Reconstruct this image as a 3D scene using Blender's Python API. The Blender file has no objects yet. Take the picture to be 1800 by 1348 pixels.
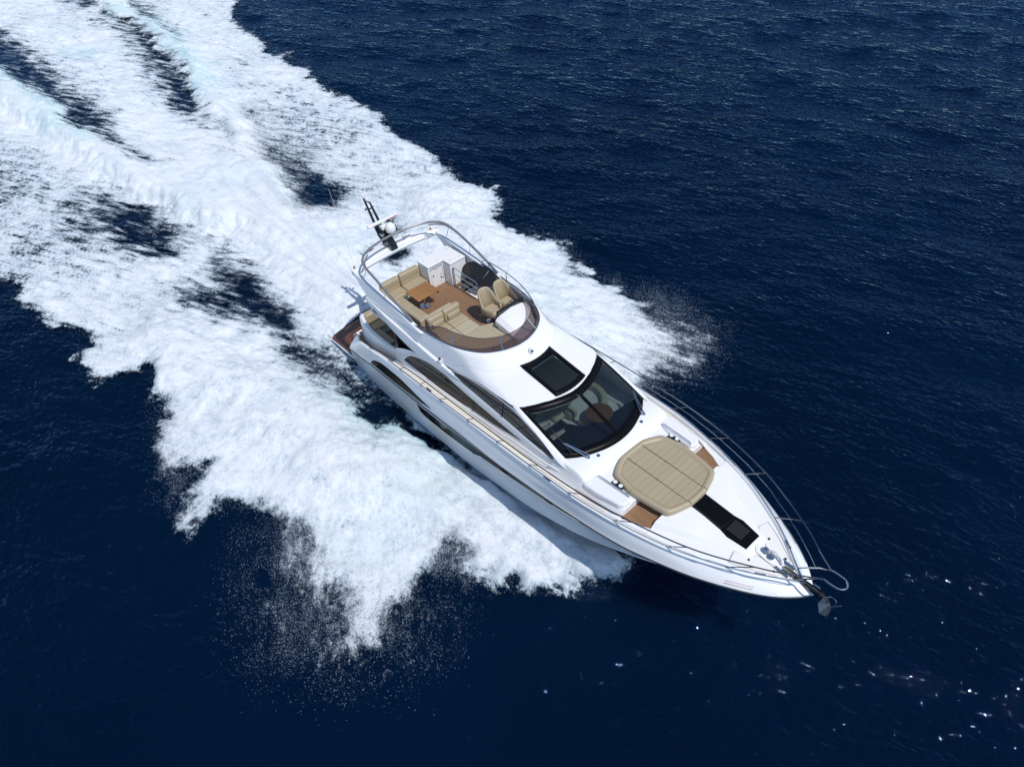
import bpy, math, random
import numpy as np
from mathutils import Vector, Matrix
random.seed(7); rng=np.random.default_rng(11)
scene=bpy.context.scene
COL=scene.collection
# ---------------- camera, world, sun ----------------
TRIM=math.radians(5.0)                       # the yacht planes bow up
WM=Matrix.Translation((1.0,0,0.0))@Matrix.Rotation(-TRIM,4,'Y')@Matrix.Translation((-1.0,0,0))
def boat_cam():
    C=Vector((22.48922,-10.80970,18.68270))
    r=Vector((0.66301478,0.74400863,-0.0828406)); u=Vector((-0.46814738,0.49842749,0.72966298)); d=Vector((-0.58416559,0.44499573,-0.67877048))
    m=Matrix(((r.x,u.x,-d.x,C.x),(r.y,u.y,-d.y,C.y),(r.z,u.z,-d.z,C.z),(0,0,0,1)))
    return WM@m
cd=bpy.data.cameras.new('camera'); cam=bpy.data.objects.new('camera',cd); COL.objects.link(cam)
cam.matrix_world=boat_cam(); cd.sensor_fit='HORIZONTAL'; cd.sensor_width=36; cd.lens=1247/1800*36
cd.clip_start=0.5; cd.clip_end=30000
scene.camera=cam
SUN_EL=math.radians(62); SUN_AZ=math.radians(5)        # azimuth from +X (bow) towards +Y (port)
w=bpy.data.worlds.new('World'); scene.world=w; w.use_nodes=True
nt=w.node_tree; bg=nt.nodes['Background']; sky=nt.nodes.new('ShaderNodeTexSky'); sky.sky_type='NISHITA'
sky.sun_disc=False; sky.sun_elevation=SUN_EL; sky.sun_rotation=math.pi/2-SUN_AZ; sky.air_density=1.0; sky.dust_density=0.1; sky.ozone_density=2.0
nt.links.new(sky.outputs[0],bg.inputs[0]); bg.inputs[1].default_value=0.13
sl=bpy.data.lights.new('sun','SUN'); sl.energy=3.5; sl.angle=math.radians(0.53); sl.color=(1.0,0.955,0.9)
so=bpy.data.objects.new('sun',sl); COL.objects.link(so)
sd=Vector((math.cos(SUN_EL)*math.cos(SUN_AZ),math.cos(SUN_EL)*math.sin(SUN_AZ),math.sin(SUN_EL)))
so.rotation_euler=sd.to_track_quat('Z','Y').to_euler(); so.location=sd*60
scene.view_settings.view_transform='Standard'; scene.view_settings.look='None'; scene.view_settings.gamma=1.0
scene.view_settings.exposure=0.0
scene.render.engine='CYCLES'
scene.cycles.max_bounces=10; scene.cycles.transparent_max_bounces=24

# ---------------- helpers ----------------
def mat(name,col=(.8,.8,.8),rough=.5,metal=0.,coat=0.,spec=.5,ior=None,noise=None,bump=None):
    m=bpy.data.materials.new(name); m.use_nodes=True; b=m.node_tree.nodes['Principled BSDF']
    b.inputs['Base Color'].default_value=(*col,1); b.inputs['Roughness'].default_value=rough; b.inputs['Metallic'].default_value=metal
    b.inputs['Coat Weight'].default_value=coat; b.inputs['Specular IOR Level'].default_value=spec
    if ior: b.inputs['IOR'].default_value=ior
    N=m.node_tree.nodes; K=m.node_tree.links
    if noise or bump:
        tc=N.new('ShaderNodeTexCoord'); n=N.new('ShaderNodeTexNoise'); n.inputs['Detail'].default_value=6
        K.new(tc.outputs['Object'],n.inputs['Vector'])
        if noise:
            sc,amt=noise; n.inputs['Scale'].default_value=sc
            r=N.new('ShaderNodeMix'); r.data_type='RGBA'; r.inputs[6].default_value=(*[c*(1-amt) for c in col],1); r.inputs[7].default_value=(*[min(1,c*(1+amt)) for c in col],1)
            K.new(n.outputs['Fac'],r.inputs[0]); K.new(r.outputs[2],b.inputs['Base Color'])
        if bump:
            sc,st,dist=bump; n2=N.new('ShaderNodeTexNoise'); n2.inputs['Scale'].default_value=sc; n2.inputs['Detail'].default_value=4; K.new(tc.outputs['Object'],n2.inputs['Vector'])
            bp=N.new('ShaderNodeBump'); bp.inputs['Strength'].default_value=st; bp.inputs['Distance'].default_value=dist
            K.new(n2.outputs['Fac'],bp.inputs['Height']); K.new(bp.outputs[0],b.inputs['Normal'])
    return m
def lines_mat(name,col,linecol,axis,pitch,width,rough=.5,var=.25,grain=True,spec=.4):
    """planks or stitched panels: thin lines every `pitch` metres across `axis`"""
    m=bpy.data.materials.new(name); m.use_nodes=True; N=m.node_tree.nodes; K=m.node_tree.links; b=N['Principled BSDF']
    b.inputs['Roughness'].default_value=rough; b.inputs['Specular IOR Level'].default_value=spec
    tc=N.new('ShaderNodeTexCoord'); sp=N.new('ShaderNodeSeparateXYZ'); K.new(tc.outputs['Object'],sp.inputs[0])
    def M(op,a,bb=None):
        n=N.new('ShaderNodeMath'); n.operation=op
        for i,v in enumerate((a,bb)):
            if v is None: continue
            if isinstance(v,(int,float)): n.inputs[i].default_value=v
            else: K.new(v,n.inputs[i])
        return n.outputs[0]
    p=M('DIVIDE',sp.outputs['XYZ'.index(axis)],pitch); fr=M('FRACT',M('ADD',p,100)); ln=M('LESS_THAN',fr,width/pitch); idx=M('FLOOR',M('ADD',p,100))
    wn=N.new('ShaderNodeTexWhiteNoise'); wn.noise_dimensions='1D'; K.new(idx,wn.inputs['W'])
    mp=N.new('ShaderNodeMapping'); K.new(tc.outputs['Object'],mp.inputs[0]); mp.inputs['Scale'].default_value=(3,40,40) if axis=='Y' else (40,3,40)
    ns=N.new('ShaderNodeTexNoise'); ns.inputs['Scale'].default_value=1; ns.inputs['Detail'].default_value=5; K.new(mp.outputs[0],ns.inputs[0])
    f=M('ADD',M('MULTIPLY',wn.outputs['Value'],.5),M('MULTIPLY',ns.outputs['Fac'],.5)) if grain else wn.outputs['Value']
    mx=N.new('ShaderNodeMix'); mx.data_type='RGBA'; mx.inputs[6].default_value=(*[c*(1-var) for c in col],1); mx.inputs[7].default_value=(*[c*(1+var) for c in col],1); K.new(f,mx.inputs[0])
    m2=N.new('ShaderNodeMix'); m2.data_type='RGBA'; K.new(ln,m2.inputs[0]); K.new(mx.outputs[2],m2.inputs[6]); m2.inputs[7].default_value=(*linecol,1)
    K.new(m2.outputs[2],b.inputs['Base Color'])
    bp=N.new('ShaderNodeBump'); bp.inputs['Strength'].default_value=.5; bp.inputs['Distance'].default_value=.004; K.new(M('SUBTRACT',1.,ln),bp.inputs['Height']); K.new(bp.outputs[0],b.inputs['Normal'])
    return m
def tint_mat(name,tint,gloss=(1,1,1),rough=.03,ior=1.5,extra=None):
    m=bpy.data.materials.new(name); m.use_nodes=True; N=m.node_tree.nodes; K=m.node_tree.links
    N.remove(N['Principled BSDF']); o=N['Material Output']
    t=N.new('ShaderNodeBsdfTransparent'); t.inputs[0].default_value=(*tint,1)
    g=N.new('ShaderNodeBsdfGlossy'); g.inputs['Color'].default_value=(*gloss,1); g.inputs['Roughness'].default_value=rough
    f=N.new('ShaderNodeFresnel'); ge=N.new('ShaderNodeNewGeometry'); mr=N.new('ShaderNodeMapRange'); K.new(ge.outputs['Backfacing'],mr.inputs[0]); mr.inputs[3].default_value=ior; mr.inputs[4].default_value=1/ior; K.new(mr.outputs[0],f.inputs[0]); mx=N.new('ShaderNodeMixShader')
    K.new(f.outputs[0],mx.inputs[0]); K.new(t.outputs[0],mx.inputs[1]); K.new(g.outputs[0],mx.inputs[2]); last=mx
    if extra:
        d=N.new('ShaderNodeBsdfDiffuse'); d.inputs[0].default_value=(*extra[0],1); m2=N.new('ShaderNodeMixShader'); m2.inputs[0].default_value=extra[1]
        K.new(mx.outputs[0],m2.inputs[1]); K.new(d.outputs[0],m2.inputs[2]); last=m2
    K.new(last.outputs[0],o.inputs['Surface']); return m
M=dict(
 gel=mat('white_gelcoat',(.80,.81,.82),.22,coat=.5,noise=(1.3,.02)),
 deck=mat('nonskid_deck',(.76,.75,.72),.55,bump=(260,.25,.002)),
 cream=lines_mat('cream_side_deck',(.74,.70,.62),(.5,.46,.4),'Y',.075,.008,.55,.03),
 teak=lines_mat('teak_planks',(.20,.108,.056),(.40,.27,.17),'Y',.09,.014,.5,.16),
 teakx=lines_mat('teak_planks_light',(.29,.165,.085),(.06,.035,.02),'Y',.075,.016,.5,.25),
 wetteak=lines_mat('wet_teak',(.13,.042,.020),(.02,.010,.007),'Y',.07,.010,.12,.35,spec=.7),
 table=lines_mat('varnished_teak',(.33,.155,.048),(.45,.27,.11),'Y',.44,.015,.22,.25,spec=.6),
 vinyl=mat('beige_vinyl',(.375,.315,.21),.48,noise=(5,.05),bump=(90,.12,.003)),
 vinyl2=mat('pale_beige_vinyl',(.43,.38,.275),.5,noise=(5,.04)),
 vinyl_l=lines_mat('stitched_beige_vinyl',(.375,.31,.205),(.20,.15,.09),'X',.19,.008,.5,.035,grain=False),
 vinyl_y=lines_mat('lounge_beige_vinyl',(.40,.34,.23),(.62,.54,.40),'Y',.155,.008,.5,.035,grain=False),
 steel=mat('stainless_steel',(.55,.56,.60),.10,metal=1.),
 dsteel=mat('dark_steel_rail',(.05,.05,.06),.35,metal=.5),
 black=mat('black_gloss',(.008,.009,.011),.12,coat=.4),
 bframe=mat('black_window_frame',(.004,.0045,.006),.32,spec=.08),
 dglass=mat('dark_window_glass',(.020,.019,.018),.05,spec=.35),
 sglass=tint_mat('tinted_side_glass',(.16,.155,.15),rough=.02,extra=((.03,.028,.026),.25)),
 hglass=mat('black_hull_glass',(.006,.006,.007),.12,spec=.25),
 wglass=tint_mat('windscreen_glass',(.38,.44,.45),rough=.01),
 acryl=tint_mat('smoked_acrylic',(.44,.36,.34),rough=.03,extra=((.09,.055,.05),.12)),
 rubber=mat('black_rubber',(.015,.015,.016),.6),
 plastic=mat('white_plastic',(.78,.78,.77),.3),
 cream_i=mat('cream_leather',(.55,.53,.42),.45),
 wood_i=mat('interior_wood',(.22,.10,.035),.3),
 dash=mat('dark_dashboard',(.010,.017,.030),.5),
 grey_i=mat('grey_interior',(.085,.085,.06),.7),
 brass=mat('brass',(.55,.4,.15),.3,metal=1.),
 red=mat('red_print',(.35,.01,.02),.4),
 navy=mat('navy_bottom_paint',(.012,.014,.02),.35),
 shade=mat('louvre_black',(.004,.004,.005),.6,spec=.05),
 rail=mat('guard_rail_steel',(.20,.20,.23),.12,metal=1.),
)
def put(name,V,Fc,m,parent=None,smooth=True,angle=35,bevel=0,seg=2,solid=0,sub=0):
    us=sorted({i for q in Fc for i in q}); mpp={a:b for b,a in enumerate(us)}; V=[V[i] for i in us]; Fc=[tuple(mpp[i] for i in q) for q in Fc]
    me=bpy.data.meshes.new(name); me.from_pydata([tuple(float(c) for c in v) for v in V],[],Fc); me.update()
    me.materials.append(M[m] if isinstance(m,str) else m)
    o=bpy.data.objects.new(name,me); COL.objects.link(o)
    if parent is not None: o.parent=parent
    if smooth:
        for p in me.polygons: p.use_smooth=True
        me.set_sharp_from_angle(angle=math.radians(angle))
    if solid:
        s=o.modifiers.new('s','SOLIDIFY'); s.thickness=solid; s.offset=0
    if bevel:
        b=o.modifiers.new('b','BEVEL'); b.width=bevel; b.segments=seg; b.limit_method='ANGLE'; b.angle_limit=math.radians(35)
    if sub:
        b=o.modifiers.new('u','SUBSURF'); b.levels=sub; b.render_levels=sub
    return o
def grid(P,close=False):
    n=len(P); k=len(P[0]); V=[p for row in P for p in row]; F=[]
    for i in range(n-1):
        for j in range(k-1 if not close else k):
            j2=(j+1)%k
            F.append((i*k+j,i*k+j2,(i+1)*k+j2,(i+1)*k+j))
    return V,F
def join(*parts):
    V=[];F=[]
    for v,f in parts:
        o=len(V); V+=list(v); F+=[tuple(i+o for i in q) for q in f]
    return V,F
def box(x0,x1,y0,y1,z0,z1):
    V=[(x,y,z) for z in (z0,z1) for y in (y0,y1) for x in (x0,x1)]
    return V,[(0,2,3,1),(4,5,7,6),(0,1,5,4),(2,6,7,3),(0,4,6,2),(1,3,7,5)]
def prism(poly,z0,z1):
    """poly (x,y) CCW or CW; z0/z1 numbers or functions of x,y"""
    f0=z0 if callable(z0) else (lambda x,y:z0); f1=z1 if callable(z1) else (lambda x,y:z1); n=len(poly)
    a=sum(poly[i][0]*poly[(i+1)%n][1]-poly[(i+1)%n][0]*poly[i][1] for i in range(n))
    if a<0: poly=poly[::-1]
    V=[(x,y,f0(x,y)) for x,y in poly]+[(x,y,f1(x,y)) for x,y in poly]
    return V,[tuple(range(n))[::-1],tuple(range(n,2*n))]+[(i,(i+1)%n,(i+1)%n+n,i+n) for i in range(n)]
def rotm(v,ang,axis='Z',c=(0,0,0)):
    R=Matrix.Rotation(ang,3,axis); c=Vector(c); return [tuple(R@(Vector(p)-c)+c) for p in v]
def tube(P,r,n=8,closed=False):
    P=[Vector(p) for p in P]; N=len(P); V=[]; F=[]; up=Vector((0,0,1)); rr=r if hasattr(r,'__len__') else [r]*N; prev=None
    for i,p in enumerate(P):
        a=P[(i-1)%N] if (i or closed) else P[0]; b=P[(i+1)%N] if (i<N-1 or closed) else P[-1]
        t=(b-a).normalized()
        if prev is None: s=t.cross(up); s=s if s.length>.05 else t.cross(Vector((1,0,0)))
        else: s=prev-t*prev.dot(t)
        s.normalize(); prev=s; q=t.cross(s)
        for k in range(n):
            A=2*math.pi*k/n; V.append(tuple(p+(s*math.cos(A)+q*math.sin(A))*rr[i]))
    for i in range(N if closed else N-1):
        for k in range(n):
            i2=(i+1)%N; F.append((i*n+k,i*n+(k+1)%n,i2*n+(k+1)%n,i2*n+k))
    if not closed: F.append(tuple(range(n))[::-1]); F.append(tuple((N-1)*n+k for k in range(n)))
    return V,F
def lathe(prof,c,n=20,axis='Z'):
    V=[];F=[];k=len(prof)
    for i in range(n):
        A=2*math.pi*i/n
        for r_,h in prof:
            x,y,z=r_*math.cos(A),r_*math.sin(A),h
            if axis=='X': x,y,z=h,r_*math.cos(A),r_*math.sin(A)
            if axis=='Y': x,y,z=r_*math.cos(A),h,r_*math.sin(A)
            V.append((c[0]+x,c[1]+y,c[2]+z))
    for i in range(n):
        for j in range(k-1):
            a=i*k+j; b=((i+1)%n)*k+j; F.append((a,b,b+1,a+1))
    F.append(tuple(i*k for i in range(n))[::-1]); F.append(tuple(i*k+k-1 for i in range(n)))
    return V,F
def curve(P,n=40,closed=False):
    """Catmull-Rom through points"""
    P=[np.array(p,float) for p in P]; N=len(P); out=[]
    segs=N if closed else N-1; per=max(2,n//segs)
    for i in range(segs):
        p1=P[i];p2=P[(i+1)%N]; p0=P[(i-1)%N] if (i or closed) else 2*p1-p2; p3=P[(i+2)%N] if (i<N-2 or closed) else 2*p2-p1
        for k in range(per):
            t=k/per; out.append(.5*((2*p1)+(-p0+p2)*t+(2*p0-5*p1+4*p2-p3)*t*t+(-p0+3*p1-3*p2+p3)*t**3))
    if not closed: out.append(P[-1])
    return out
class Tab:
    """smooth monotone table"""
    def __init__(s,*pts):
        s.x=np.array([p[0] for p in pts],float); s.y=np.array([p[1:] for p in pts],float)
        h=np.diff(s.x)[:,None]; d=np.diff(s.y,axis=0)/h; m=np.zeros_like(s.y); m[0]=d[0]; m[-1]=d[-1]
        for i in range(1,len(s.x)-1):
            for c in range(s.y.shape[1]):
                a,b=d[i-1,c],d[i,c]; m[i,c]=0 if a*b<=0 else 2*a*b/(a+b)
        s.m=m
    def __call__(s,x):
        i=int(np.clip(np.searchsorted(s.x,x)-1,0,len(s.x)-2)); h=s.x[i+1]-s.x[i]; t=float(np.clip((x-s.x[i])/h,0,1))
        r=(2*t**3-3*t*t+1)*s.y[i]+(t**3-2*t*t+t)*h*s.m[i]+(-2*t**3+3*t*t)*s.y[i+1]+(t**3-t*t)*h*s.m[i+1]
        return r if len(r)>1 else float(r[0])
def put2(name,vf,m,parent,**k):
    return put(name,vf[0],vf[1],m,parent,**k),put(name,mir(vf[0]),mirF(vf[1]),m,parent,**k)
def tag(o,label=None,cat=None,group=None,kind=None):
    for k,v in (('label',label),('category',cat),('group',group),('kind',kind)):
        if v: o[k]=v
    return o
def empty(name,mw=None):
    o=bpy.data.objects.new(name,None); COL.objects.link(o); o.empty_display_size=.5
    if mw is not None: o.matrix_world=mw
    return o
def copyobj(o,parent,off=(0,0,0)):
    c=o.copy(); COL.objects.link(c); c.parent=parent; c.location=Vector(o.location)+Vector(off)
    return c
def mir(V): return [(v[0],-v[1],v[2]) for v in V]
def mirF(F): return [tuple(reversed(f)) for f in F]
def both(vf): return join(vf,(mir(vf[0]),mirF(vf[1])))
def lerp(a,b,t): return tuple(a[i]+(b[i]-a[i])*t for i in range(len(a)))
FOAM_ADD=[('main', 1.0, 0.6, [(-57.9, 22.2), (-41.9, 14.1), (-39.4, 12.8), (-35.4, 11.4), (-33.2, 11.4), (-29.2, 11.2), (-29.3, 12.0), (-28.2, 11.2), (-26.3, 11.6), (-24.4, 10.7), (-23.5, 10.8), (-21.0, 10.7), (-18.3, 10.9), (-11.8, 10.2), (-9.8, 10.5), (-7.6, 10.1), (-6.0, 10.1), (-5.3, 10.6), (-3.9, 10.3), (-3.4, 8.7), (-1.9, 8.3), (-1.0, 8.8), (-0.4, 9.1), (1.0, 9.8), (2.0, 9.1), (2.8, 9.0), (3.0, 8.2), (3.9, 8.5), (4.7, 9.2), (5.6, 8.9), (6.6, 9.6), (6.9, 8.9), (7.7, 8.8), (8.7, 8.8), (9.4, 9.0), (9.4, 8.0), (10.3, 7.9), (10.1, 7.1), (9.5, 5.8), (9.5, 5.0), (13.8, -0.9), (14.5, -0.9), (14.3, -1.6), (13.7, -1.9), (13.5, -2.6), (12.8, -3.2), (12.1, -3.3), (12.1, -3.8), (11.9, -4.5), (11.6, -5.1), (11.3, -5.0), (10.6, -4.3), (10.2, -4.3), (10.1, -4.9), (10.6, -5.6), (10.5, -6.1), (10.9, -6.9), (10.9, -7.7), (11.1, -8.4), (10.8, -9.0), (10.4, -9.0), (9.7, -8.5), (9.1, -8.2), (8.5, -9.1), (7.7, -8.9), (7.3, -8.4), (6.0, -7.7), (5.3, -7.8), (4.8, -8.2), (4.2, -8.7), (3.5, -9.2), (3.3, -9.8), (3.5, -10.4), (3.2, -10.6), (2.6, -9.9), (1.8, -9.3), (1.1, -9.9), (0.9, -10.6), (-0.2, -10.0), (-1.6, -9.6), (-2.7, -8.9), (-2.7, -9.0), (-4.4, -8.4), (-4.8, -8.0), (-5.3, -8.5), (-5.4, -9.5), (-5.3, -10.2), (-6.7, -10.7), (-7.3, -10.7), (-8.2, -9.8), (-9.2, -10.0), (-10.1, -10.7), (-12.0, -11.1), (-13.2, -11.5), (-15.3, -11.2), (-15.7, -11.4), (-19.1, -14.1), (-51.8, -12.6), (-124.2, -2.0), (-91.7, 26.3)]), ('bow_root', 1.0, 0.45, [(8.4, -2.0), (11, -2.0), (13, -1.5), (14.2, -0.9), (14.7, -1.2), (14.4, -1.9), (13.8, -2.9), (12.6, -4.0), (10, -4.0)]), ('bow_root', 1.0, 0.45, [(8.4, 2.0), (11, 2.0), (13, 1.5), (14.2, 0.9), (14.6, 1.4), (14.0, 2.2), (13.0, 3.2), (10, 4.0)]), ('f1', 0.3, 1.2, [(4.6, -8.3), (5.7, -7.5), (8.8, -8.0), (11.5, -6.1), (12.4, -6.8), (12.1, -8.4), (11.2, -9.6), (9.9, -10.8), (8.5, -10.8), (6.9, -10.1), (5.7, -9.2)]), ('f2', 0.62, 0.5, [(5.4, -7.7), (9.4, -8.4), (10.1, -8.8), (9.3, -9.4), (8.1, -9.4), (6.7, -9.2), (5.4, -8.4)]), ('f3', 0.42, 0.5, [(9.5, -4.9), (10.3, -4.0), (11.3, -4.7), (11.2, -5.4), (10.7, -5.7)]), ('f4', 0.4, 0.9, [(6.0, 9.6), (7.2, 10.2), (8.7, 9.9), (9.9, 10.0), (10.5, 8.9), (10.8, 7.2), (10.1, 5.6), (9.4, 4.8)]), ('f5', 0.3, 0.5, [(-2.7, -8.9), (1.0, -10.7), (3.3, -10.6), (2.0, -9.6), (1.0, -9.9), (-1.5, -9.2), (-2.3, -9.5)])]
FOAM_SUB=[('right valley', 0.97, 1.9, [(-59.5, 5.8), (-54.2, 6.4), (-46.7, 5.7), (-41.3, 6.2), (-36.2, 5.8), (-32.3, 5.2), (-28.6, 4.4), (-25.3, 3.5), (-26.2, 3.0), (-29.6, 3.4), (-33.8, 3.7), (-37.5, 4.0), (-41.5, 4.4), (-47.3, 4.5), (-52.4, 4.1)]), ('right valley tail', 0.72, 1.7, [(-33.8, 3.7), (-28.6, 4.4), (-24.2, 3.4), (-19.6, 3.0), (-17.1, 2.2), (-19.8, 2.1), (-23.7, 2.4), (-27.0, 2.2)]), ('far spot', 0.55, 1.4, [(-51.6, 7.6), (-47.8, 8.5), (-37.3, 7.4), (-36.0, 6.5), (-40.2, 6.7), (-46.9, 6.8)]), ('left valley', 0.98, 2.0, [(-52.6, -3.6), (-48.0, -2.5), (-46.0, -2.2), (-40.4, -1.9), (-36.2, -1.9), (-32.0, -2.0), (-28.4, -2.3), (-27.5, -3.3), (-29.8, -3.7), (-33.9, -3.9), (-37.2, -4.2), (-40.3, -4.6), (-45.4, -5.3)]), ('left valley tail', 0.78, 1.8, [(-32.0, -2.0), (-27.7, -2.0), (-24.3, -1.8), (-20.7, -1.5), (-20.1, -2.5), (-22.4, -2.9), (-25.1, -3.4), (-27.9, -3.3)]), ('stbd gap core', 0.85, 1.4, [(-16.2, -5.3), (-17.4, -4.4), (-16.8, -4.0), (-14.7, -3.8), (-13.6, -3.7), (-12.7, -4.2), (-13.3, -4.8), (-14.5, -5.4)]), ('stbd gap core2', 0.95, 0.6, [(-12.6, -5.7), (-12.6, -5.1), (-12.6, -4.3), (-11.5, -4.5), (-11.9, -5.2)]), ('stbd gap halo', 0.5, 1.8, [(-21.9, -5.2), (-19.8, -4.6), (-17.5, -4.3), (-14.1, -3.4), (-12.1, -2.4), (-9.7, -2.1), (-8.1, -2.0), (-7.0, -2.7), (-5.2, -2.8), (-3.3, -2.9), (-2.9, -3.6), (-4.1, -4.2), (-6.4, -5.0), (-8.6, -5.5), (-7.9, -4.4), (-9.1, -3.4), (-10.9, -3.2), (-12.7, -4.1), (-12.6, -5.7), (-14.8, -6.3), (-16.1, -6.6), (-18.1, -6.5), (-20.3, -6.0)]), ('stbd strip', 0.85, 0.7, [(-8.4, -3.5), (-7.3, -3.1), (-5.2, -2.9), (-3.1, -3.0), (-3.2, -3.6), (-4.9, -3.9), (-6.8, -4.0)]), ('dark low', 0.7, 0.9, [(-8.4, -5.3), (-7.2, -4.5), (-6.1, -4.1), (-5.2, -4.3), (-6.1, -5.1), (-7.6, -5.3)]), ('stern strip', 0.62, 1.0, [(-2.6, -3.6), (-1.9, -3.0), (-0.1, -2.9), (1.9, -2.5), (3.0, -2.2), (4.3, -2.3), (4.0, -3.0), (3.0, -3.2), (0.9, -3.8), (-0.9, -3.9)]), ('port gap', 0.62, 1.8, [(-22.4, 5.3), (-19.7, 4.7), (-17.4, 4.5), (-14.8, 4.6), (-12.6, 4.3), (-10.9, 4.8), (-9.6, 3.7), (-9.5, 2.7), (-9.3, 1.8), (-10.5, 1.3), (-12.3, 1.7), (-14.8, 2.4), (-17.3, 3.3)]), ('port gap core', 0.9, 1.1, [(-13.8, 4.0), (-12.4, 4.2), (-10.9, 4.5), (-9.9, 3.4), (-10.5, 2.8), (-12.0, 3.2)]), ('hull gap', 1.0, 0.35, [(2.4, -3.6), (3.5, -2.8), (5.8, -2.4), (7.5, -2.3), (8.9, -1.9), (8.8, -2.2), (7.9, -2.2), (7.1, -2.4), (6.8, -2.6), (6.0, -2.8), (5.0, -2.8), (3.9, -3.1)]), ('mast gap', 0.85, 0.6, [(-4.9, 2.3), (-5.0, 3.1), (-4.0, 4.0), (-3.6, 3.7), (-3.3, 2.5), (-4.1, 2.3)]), ('mast gap2', 0.8, 0.6, [(-6.6, 4.8), (-5.4, 5.0), (-4.7, 4.1), (-5.2, 4.0)]), ('lower left field', 0.22, 3.0, [(-31.1, -9.4), (-28.8, -7.8), (-21.6, -5.5), (-17.3, -5.4), (-14.0, -5.8), (-12.5, -7.7), (-14.5, -9.9), (-17.3, -12.7)]), ('port field', 0.22, 2.5, [(-26.0, 7.4), (-23.6, 9.8), (-17.8, 9.9), (-13.4, 9.2), (-9.7, 6.6), (-13.2, 5.6), (-17.2, 4.7)])]
RIDGES=[('left', 0.62, [(-46.3, -7.2), (-37.2, -5.5), (-31.8, -4.6), (-25.3, -4.2), (-20.9, -3.6), (-17.4, -2.7), (-13.0, -1.3), (-9.4, 0.2), (-5.6, 0.8)]), ('right', 0.55, [(-71.6, 9.7), (-47.6, 6.1), (-40.7, 6.3), (-33.3, 5.6), (-27.5, 4.6), (-22.5, 3.7), (-17.4, 2.5), (-12.6, 1.4), (-8.0, 0.8), (-5.6, 0.8)])]
TURQ=[('t1', [(-46.7, 5.7), (-41.7, 6.4), (-36.6, 6.0), (-32.7, 5.3), (-28.9, 4.5), (-26.7, 4.2), (-27.1, 5.4), (-31.6, 6.3), (-37.1, 7.0), (-42.1, 7.2), (-46.9, 6.8)]), ('t2', [(-42.4, -4.8), (-37.3, -4.7), (-32.1, -4.5), (-28.0, -4.2), (-25.1, -4.0), (-26.3, -3.5), (-30.5, -3.7), (-35.3, -4.0), (-39.6, -4.3)]), ('t4', [(2.6, -3.6), (3.9, -3.1), (5.2, -2.8), (6.8, -2.6), (6.9, -3.1), (5.4, -3.3), (3.9, -3.6)]), ('t5', [(-42.1, 0.5), (-40.6, 1.5), (-39.4, 1.2), (-40.0, 0.1)])]
# ================= YACHT =================
Y=empty('motor_yacht'); tag(Y,'white flybridge motor yacht planing across dark blue sea with beige cushions and teak decks','yacht')
# ---- feature curves (boat frame: x forward, y port, z up) ----
KN=Tab((.9,2.30,.95),(2,2.46,1.3),(3,2.5,1.45),(5,2.55,1.6),(7.3,2.58,1.74),(10,2.58,1.88),(12,2.52,1.98),(14,2.38,2.07),(15.2,2.23,2.12),(16.2,1.99,2.17),(17.1,1.71,2.2),(18.2,1.21,2.22),(18.94,.74,2.22),(19.4,.3,2.23),(19.62,.0,2.24))
GU=Tab((.9,1.95,1.3),(1.4,2.1,1.5),(2,2.25,1.78),(3,2.38,2.1),(4,2.43,2.32),(5.6,2.47,2.5),(7.2,2.49,2.58),(8.7,2.48,2.64),(10,2.45,2.68),(11.7,2.40,2.71),(13.3,2.33,2.72),(14.8,2.12,2.7),(16.3,1.75,2.66),(17.7,1.14,2.58),(18.3,.78,2.53),(18.8,.42,2.48),(19.2,.12,2.44),(19.35,.0,2.42))
CH=Tab((.9,2.12,-.1),(4,2.2,-.2),(8,2.2,-.12),(11,2.14,.15),(13,1.98,.45),(15,1.55,.8),(16.5,1.05,1.08),(17.7,.5,1.35),(18.6,.1,1.58),(18.9,0,1.66))
KE=Tab((.9,0,-.8),(13,0,-.8),(15,0,-.5),(16.5,0,.0),(18,0,.9),(19,0,1.6),(19.5,0,2.1))
def feat(T,u,xe): x=.9+(xe-.9)*u; y,z=T(x); return np.array([x,y,z])
def hull_sec(u):
    k=feat(KE,u,19.5); c=feat(CH,u,18.9); n=feat(KN,u,19.62); g=feat(GU,u,19.35)
    P=[k,(k+c)/2+np.array([0,0,-.03]),c]
    fl=.10*math.sin(math.pi*min(1,max(0,(u-.35)/.6)))
    c2=c+np.array([0,.05*(1 if c[1]>.06 else 0),.03]); P.append(c2)
    for f in (.2,.4,.6,.8,.97):
        q=c2+(n-c2)*f; q[1]-=fl*math.sin(math.pi*f)*min(1,n[1]); P.append(q)
    P.append(n+np.array([0,.0,0])); n2=n+np.array([0,-.025*min(1,n[1]*3),.05]); P.append(n2)
    for f in (.33,.66,.9):
        q=n2+(g-n2)*f; q[1]+=.03*math.sin(math.pi*f)*min(1,n[1]*2); P.append(q)
    w=min(1,g[1]*4)
    P+=[g,g+np.array([0,-.04*w,.02]),g+np.array([0,-.10*w,.015]),g+np.array([0,-.13*w,-.03]),g+np.array([0,-.14*w,-.36*w])]
    return [np.array([p[0],-max(0,p[1]),p[2]]) for p in P]
US=[1-(1-i/130)**1.25 for i in range(131)]
S=[hull_sec(u) for u in US]
stb=grid(S)
V,F=both(stb)
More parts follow.
